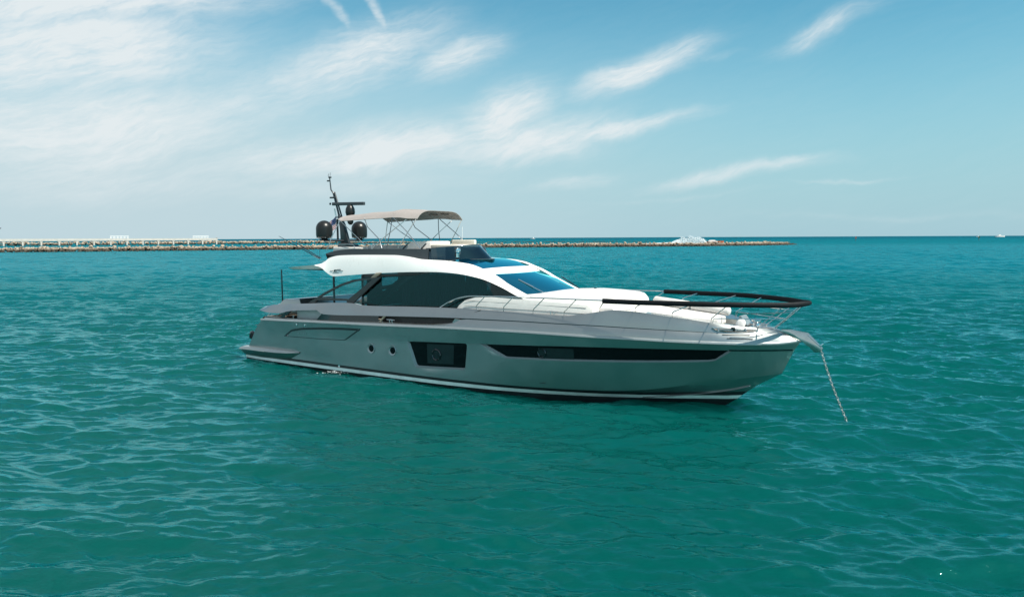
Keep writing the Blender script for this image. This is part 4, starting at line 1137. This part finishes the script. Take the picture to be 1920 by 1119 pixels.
# ---- flybridge
fx = lin(4.05, 9.6, 40)
FT = curve3([(4.05, 1.78, 4.665), (4.5, 1.80, 4.755), (5.0, 1.80, 4.82), (5.7, 1.80, 4.86), (8.0, 1.78, 4.87), (9.0, 1.75, 4.875), (9.6, 1.66, 4.88)])
FB = curve3([(4.05, 1.84, 4.65), (4.7, 1.85, 4.615), (5.4, 1.85, 4.62), (6.7, 1.85, 4.62), (8.06, 1.87, 4.61), (9.05, 1.84, 4.50), (9.6, 1.76, 4.43)])
lo = [(x, FB(x)[1] - 0.04, FB(x)[2] - 0.03) for x in fx]; hi = [FT(x) for x in fx]
hin = [(x, y - 0.10, z - 0.005) for x, y, z in hi]; hlo = [(x, y - 0.16, z - 0.4) for x, y, z in hi]
mb = MB()
for f in (neg, lambda c: c): mb.loft([f(lo), f(hi), f(hin), f(hlo)], capA=True)
mb.build('fly_coaming', DGREY, Y0, angle=25)
# pointed wraparound wind deflector and its base frame
def nose(xb, L, w, z0, z1, n=33, p=1.6): return [(xb + L * (1 - abs(t) ** p), w * t, z0 + (z1 - z0) * (1 - abs(t) ** p)) for t in lin(-1, 1, n)]
MB().loft([nose(9.45, 1.75, 1.70, 4.45, 4.50), nose(9.42, 1.15, 1.64, 4.885, 5.03)]).build('wind_deflector', FLYGL, Y0)
mb = MB(); mb.loft([nose(9.3, 2.0, 1.86, 4.36, 4.42), nose(9.3, 2.06, 1.88, 4.42, 4.48), nose(9.35, 1.9, 1.74, 4.45, 4.50), nose(9.3, 1.7, 1.5, 4.40, 4.45)])
mb.tube(nose(9.42, 1.15, 1.64, 4.885, 5.03), 0.012, 6); mb.build('deflector_frame', DGREY, Y0, angle=30)
mb = MB(); mb._add(nose(9.3, 1.95, 1.84, 4.37, 4.43), [list(range(33))]); mb.build('fly_front_deck', DGREY, Y0)
deck('fly_floor', TEAK, lin(3.6, 10.0, 4), lambda x: 1.72, lambda x: 4.32)
mb = MB(); mb.prism([(6.45, 4.4), (7.02, 5.10), (7.10, 5.13), (8.12, 5.16), (8.18, 5.12), (8.18, 4.4)], 0.1, 1.35, 0.03); bk = mb.build('wet_bar', WHITE, Y0)
for x in (6.62, 7.62): MB().prism([(x - 0.05, 4.80), (x + 0.04, 4.80), (x + 0.36, 5.06), (x + 0.27, 5.06)], 0.085, 0.105).build('slanted_trim', DGREY, bk)
mb = MB(); mb.box((9.15, 0.45, 4.78), (1.5, 1.3, 0.5), 0.06); mb.box((9.15, 1.05, 5.03), (1.2, 0.16, 0.36), 0.05); mb.build('helm_seat', CREAM, Y0)
mb = MB(); mb.prism([(9.75, 4.4), (9.75, 4.95), (10.35, 4.93), (10.45, 4.7), (10.45, 4.4)], -0.9, 0.9, 0.04); mb.build('helm_console', DGREY, Y0)
mb = MB(); mb.lathe([(0.05, -0.08), (0.10, -0.05), (0.11, 0.05), (0.06, 0.08)], (10.45, -1.0, 4.80), 16, (1, -0.3, 0)); mb.box((10.45, -1.0, 4.65), (0.08, 0.08, 0.2)); mb.build('fly_spotlight', CHROME, Y0)
mb = MB(); mb.box((5.0, -1.25, 4.72), (1.7, 0.5, 0.42), 0.05); mb.box((5.1, 0.9, 4.78), (1.9, 0.7, 0.42), 0.05); mb.build('fly_settee', PAD, Y0)
mb = MB(); mb.tube(smooth_path([(4.1, -1.78, 4.80), (4.2, -1.78, 5.0), (4.6, -1.78, 5.03), (5.6, -1.75, 5.03), (5.7, -1.75, 4.85)]), 0.014, 7); mb.build('fly_rail', CHROME, Y0)
mb = MB(); mb.tube([(6.05, -1.1, 4.7), (6.05, -1.1, 5.0), (6.13, -1.1, 5.05), (6.2, -1.1, 5.0)], 0.045, 8); mb.build('shower_head', WHITE, Y0)
# bimini: three bows and a crowned canvas that dips between them
BX = [(4.42, 6.08, 0.18), (4.62, 6.01, 0.28), (5.4, 6.035, 0.31), (6.2, 6.06, 0.32), (7.0, 6.08, 0.325), (7.45, 6.10, 0.34), (7.9, 6.09, 0.335), (8.3, 6.05, 0.35), (8.8, 6.03, 0.34)]
bz = pchip([(a, b) for a, b, c in BX]); bc = pchip([(a, c) for a, b, c in BX])
tops = []; bots = []
for x in lin(4.42, 8.8, 46):
    sag = 0.022 * (math.sin((x - 4.42) * math.pi / 1.51) ** 2)
    rowt = []; rowb = []
    for i in range(21):
        t = -1 + i / 10
        y = 1.42 * t; z = bz(x) + bc(x) * (1 - abs(t) ** 5.0) - sag * (1 - abs(t) ** 4)
        z += 0.006 * math.sin(x * 9 + t * 3) * (1 - abs(t))
        rowt.append((x, y, z)); rowb.append((x, y * 0.985, z - 0.014))
    tops.append(rowt); bots.append(rowb)
mb = MB(); mb.loft(tops); mb.loft(bots)
edge_t = [r[0] for r in tops] + tops[-1][1:] + [r[-1] for r in tops[::-1]][1:] + tops[0][::-1][1:]
edge_b = [r[0] for r in bots] + bots[-1][1:] + [r[-1] for r in bots[::-1]][1:] + bots[0][::-1][1:]
mb.loft([edge_t, edge_b])
bim = mb.build('bimini_top', CANVAS, Y0, angle=50)
MB().tube([(7.45 + 0.03, y, bz(7.45) + bc(7.45) * (1 - abs(y / 1.42) ** 5) + 0.004) for y in lin(-1.28, 1.28, 21)], 0.014, 6).build('canvas_seam', CANVAS, bim)
for x, sgn in ((7.9, 1), (8.5, -1)):
    MB().tube([(x - 0.12, 0.5, 6.26), (x + 0.12, 0.75, 6.24)], 0.03, 6).build('canvas_strap', BLACK, bim)
LIGHT = mat('dark_anodised_tube', (0.10, 0.115, 0.13), 0.35, 0.6)
for s in (-1, 1):
    y = s * 1.40
    for pts, m in (([(4.5, y, 6.05), (5.2, y * 1.05, 5.6), (6.15, y * 1.15, 5.05), (6.4, y * 1.18, 4.86)], CHROME),
                   ([(5.95, y, 6.10), (6.15, y * 1.02, 5.75), (6.9, y * 1.1, 5.25), (7.1, y * 1.15, 4.9)], LIGHT),
                   ([(8.25, y, 6.02), (7.5, y * 1.05, 5.55), (6.75, y * 1.12, 5.05), (6.6, y * 1.15, 4.88)], CHROME),
                   ([(7.5, y, 6.10), (7.45, y * 1.05, 5.6), (7.4, y * 1.18, 4.88)], LIGHT),
                   ([(7.55, y, 6.10), (8.3, y * 1.05, 5.55), (9.1, y * 1.12, 4.88)], CHROME),
                   ([(8.75, y, 6.02), (8.4, y * 1.05, 5.55), (7.9, y * 1.1, 4.9)], CHROME),
                   ([(4.55, y, 6.06), (4.2, y * 1.15, 5.3), (4.1, y * 1.24, 4.82)], CHROME)):
        MB().tube(pts, 0.017, 7).build('bimini_pole', m, bim)

# ---- mast
mb = MB(); mb.prism([(2.95, 4.75), (4.3, 4.75), (3.9, 5.02), (3.1, 5.12)], -0.22, 0.22, 0.04); mb.prism([(3.08, 5.0), (3.62, 5.0), (3.30, 5.9), (3.06, 6.30), (2.92, 6.30), (3.05, 5.7)], -0.07, 0.07, 0.02)
mast = mb.build('mast', DGREY, Y0)
MB().tube([(2.84, 0, 5.15), (2.83, 0, 6.15)], 0.045, 8).build('leg', DGREY, mast)
mb = MB(); mb.tube([(2.97, 0, 6.25), (2.62, 0, 7.30), (2.47, 0, 7.45), (2.40, 0, 7.98)], [0.045, 0.04, 0.03, 0.025], 8); mb.tube([(3.12, 0, 6.25), (2.70, 0, 7.34)], 0.035, 8)
mb.box((2.60, 0, 7.10), (0.36, 0.12, 0.07), 0.02); mb.box((2.33, 0, 7.85), (0.16, 0.08, 0.06), 0.01); mb.box((2.42, 0, 8.0), (0.12, 0.10, 0.07), 0.02)
mb.tube([(2.36, 0, 8.0), (2.30, 0, 8.08), (2.36, 0, 8.16)], 0.012, 6); mb.tube([(2.42, 0, 8.02), (2.46, 0, 8.2)], 0.008, 5); mb.lathe([(0.03, 0), (0.045, 0.05), (0.02, 0.1)], (2.42, -0.02, 6.78), 10); mb.build('spar', DGREY, mast)
mb = MB(); mb.tube([(2.72, 0, 6.45), (2.66, 0, 6.6), (2.78, 0, 6.2)], 0.03, 6); mb.build('signal_halyard', WHITE, mast)
rd = MB().box((3.55, 0, 6.80), (2.0, 0.11, 0.14), 0.025, Matrix.Rotation(math.radians(1.0), 3, 'Y')).build('radar_scanner', DGREY, Y0)
MB().lathe([(0.06, -0.08), (0.17, 0.0), (0.21, 0.14), (0.195, 0.30), (0.14, 0.42), (0.09, 0.47)], (3.66, 0, 6.28), 24).build('scanner_base', RADOME, rd)
MB().box((3.25, 0, 6.22), (0.9, 0.14, 0.05), 0.015).build('scanner_bracket', DGREY, rd)
MB().lathe([(0.05, -0.14), (0.12, -0.07), (0.135, 0.02), (0.11, 0.10), (0.05, 0.13)], (3.66, 0, 6.02), 20).build('camera_ball', RADOME, rd)
MB().tube([(3.15, -1.03, 5.20), (3.2, 0, 5.18), (3.15, 1.03, 5.20)], [0.10, 0.13, 0.10], 10, ry=0.4).build('dome_arm', DGREY, mast)
for s in (-1, 1):
    pr = [(0.20, -0.03), (0.28, 0.0), (0.34, 0.05), (0.352, 0.14), (0.352, 0.38)] + [(0.352 * math.cos(a), 0.40 + 0.352 * math.sin(a) * 1.0) for a in lin(0.08, math.pi / 2 - 0.02, 10)]
    dm = MB().lathe(pr, (3.13, s * 1.03, 5.31), 32).build('satellite_dome', RADOME, Y0, angle=40)
    MB().lathe([(0.22, -0.10), (0.12, -0.02), (0.12, 0.0)], (3.13, s * 1.03, 5.30), 20).build('dome_foot', DGREY, dm)
    mb = MB()
    for k in range(10):
        a = k * math.pi / 5; mb.box((3.13 + 0.33 * math.cos(a), s * 1.03 + 0.33 * math.sin(a), 5.325), (0.03, 0.03, 0.03))
    mb.build('dome_bolt', SILV, dm)
for a, b in (((3.30, -1.5, 4.44), (0.69, -1.5, 5.40)), ((3.42, -1.5, 4.45), (1.55, -1.5, 5.20))):
    MB().tube([a, b], [0.022, 0.010], 6).build('whip_antenna', BLACK, Y0)
MB().tube([(3.55, -1.7, 4.40), (3.05, -1.2, 5.3)], 0.008, 5).build('whip_antenna', BLACK, Y0)
for x, zt in ((8.95, 5.75), (9.3, 5.22)):
    MB().tube([(x, 1.2, 4.85), (x, 1.2, zt)], 0.006, 5).build('whip_antenna', WHITE, Y0)

# ---- things on the yacht that could be lifted off
FG = empty('flag', tuple((Matrix.Rotation(-YAW, 4, 'Z') @ Vector((2.84, -0.10, 5.92)) + Vector(BOAT))), -YAW)
tag(FG, 'small striped red, white and blue flag hanging from the dark yacht mast', 'flag')
def flag_grid(u0, u1, v0, v1, off=0.0, n=8):
    r = []
    for i in range(n + 1):
        u = u0 + (u1 - u0) * i / n; c = []
        for j in range(3):
            v = v0 + (v1 - v0) * j / 2
            c.append((-0.0 - u * 0.62, 0.03 * math.sin(u * 7 + v * 2) + off, 0.34 - u * 0.40 - v * 0.50))
        r.append(c)
    return r
red = mat('flag_red', (0.42, 0.03, 0.04), 0.8); fwh = mat('flag_white', (0.7, 0.7, 0.7), 0.8); fbl = mat('flag_blue', (0.02, 0.035, 0.14), 0.8)
mr = MB(); mw = MB()
for i in range(13): (mr if i % 2 == 0 else mw).loft(flag_grid(0, 1, i / 13, (i + 1) / 13))
mr.build('red_stripes', red, FG); mw.build('white_stripes', fwh, FG)
mb = MB(); mb.loft(flag_grid(0, 0.42, 0, 7 / 13, -0.006)); mb.loft(flag_grid(0, 0.42, 0, 7 / 13, 0.006)); mb.build('canton', fbl, FG)
mb = MB()
for i in range(5):
    for j in range(4):
        u, v = 0.05 + 0.075 * i, 0.07 + 0.12 * j; mb.box((-0.0 - u * 0.62, 0.03 * math.sin(u * 7 + v * 2) - 0.008, 0.34 - u * 0.40 - v * 0.50), (0.014, 0.003, 0.014))
mb.build('stars', fwh, FG)

def make_chain():
    a = Vector((23.27, -0.02, 2.02)); b = Vector((24.14, -0.02, -0.25)); mb = MB()
    L = (b - a).length; n = int(L / 0.075)
    for i in range(n):
        t = (i + 0.5) / n; c = a.lerp(b, t) + Vector((0.05 * math.sin(math.pi * t), 0, 0)) * -1
        d = (b - a).normalized(); s = Vector((0, 1, 0)) if i % 2 else d.cross(Vector((0, 1, 0)))
        pts = []
        for k in range(13):
            q = 2 * math.pi * k / 12; pts.append(c + d * 0.052 * math.cos(q) + s * 0.028 * math.sin(q))
        mb.tube(pts, 0.0085, 6, caps=False)
    return mb.build('anchor_chain', mat('galvanised_chain', (0.36, 0.35, 0.34), 0.4, 0.7, var=0.3, vscale=12))
ch = make_chain(); ch.matrix_world = Matrix.Translation(BOAT) @ Matrix.Rotation(-YAW, 4, 'Z')
tag(ch, 'galvanised anchor chain running from the yacht bow down into the water', 'anchor chain')
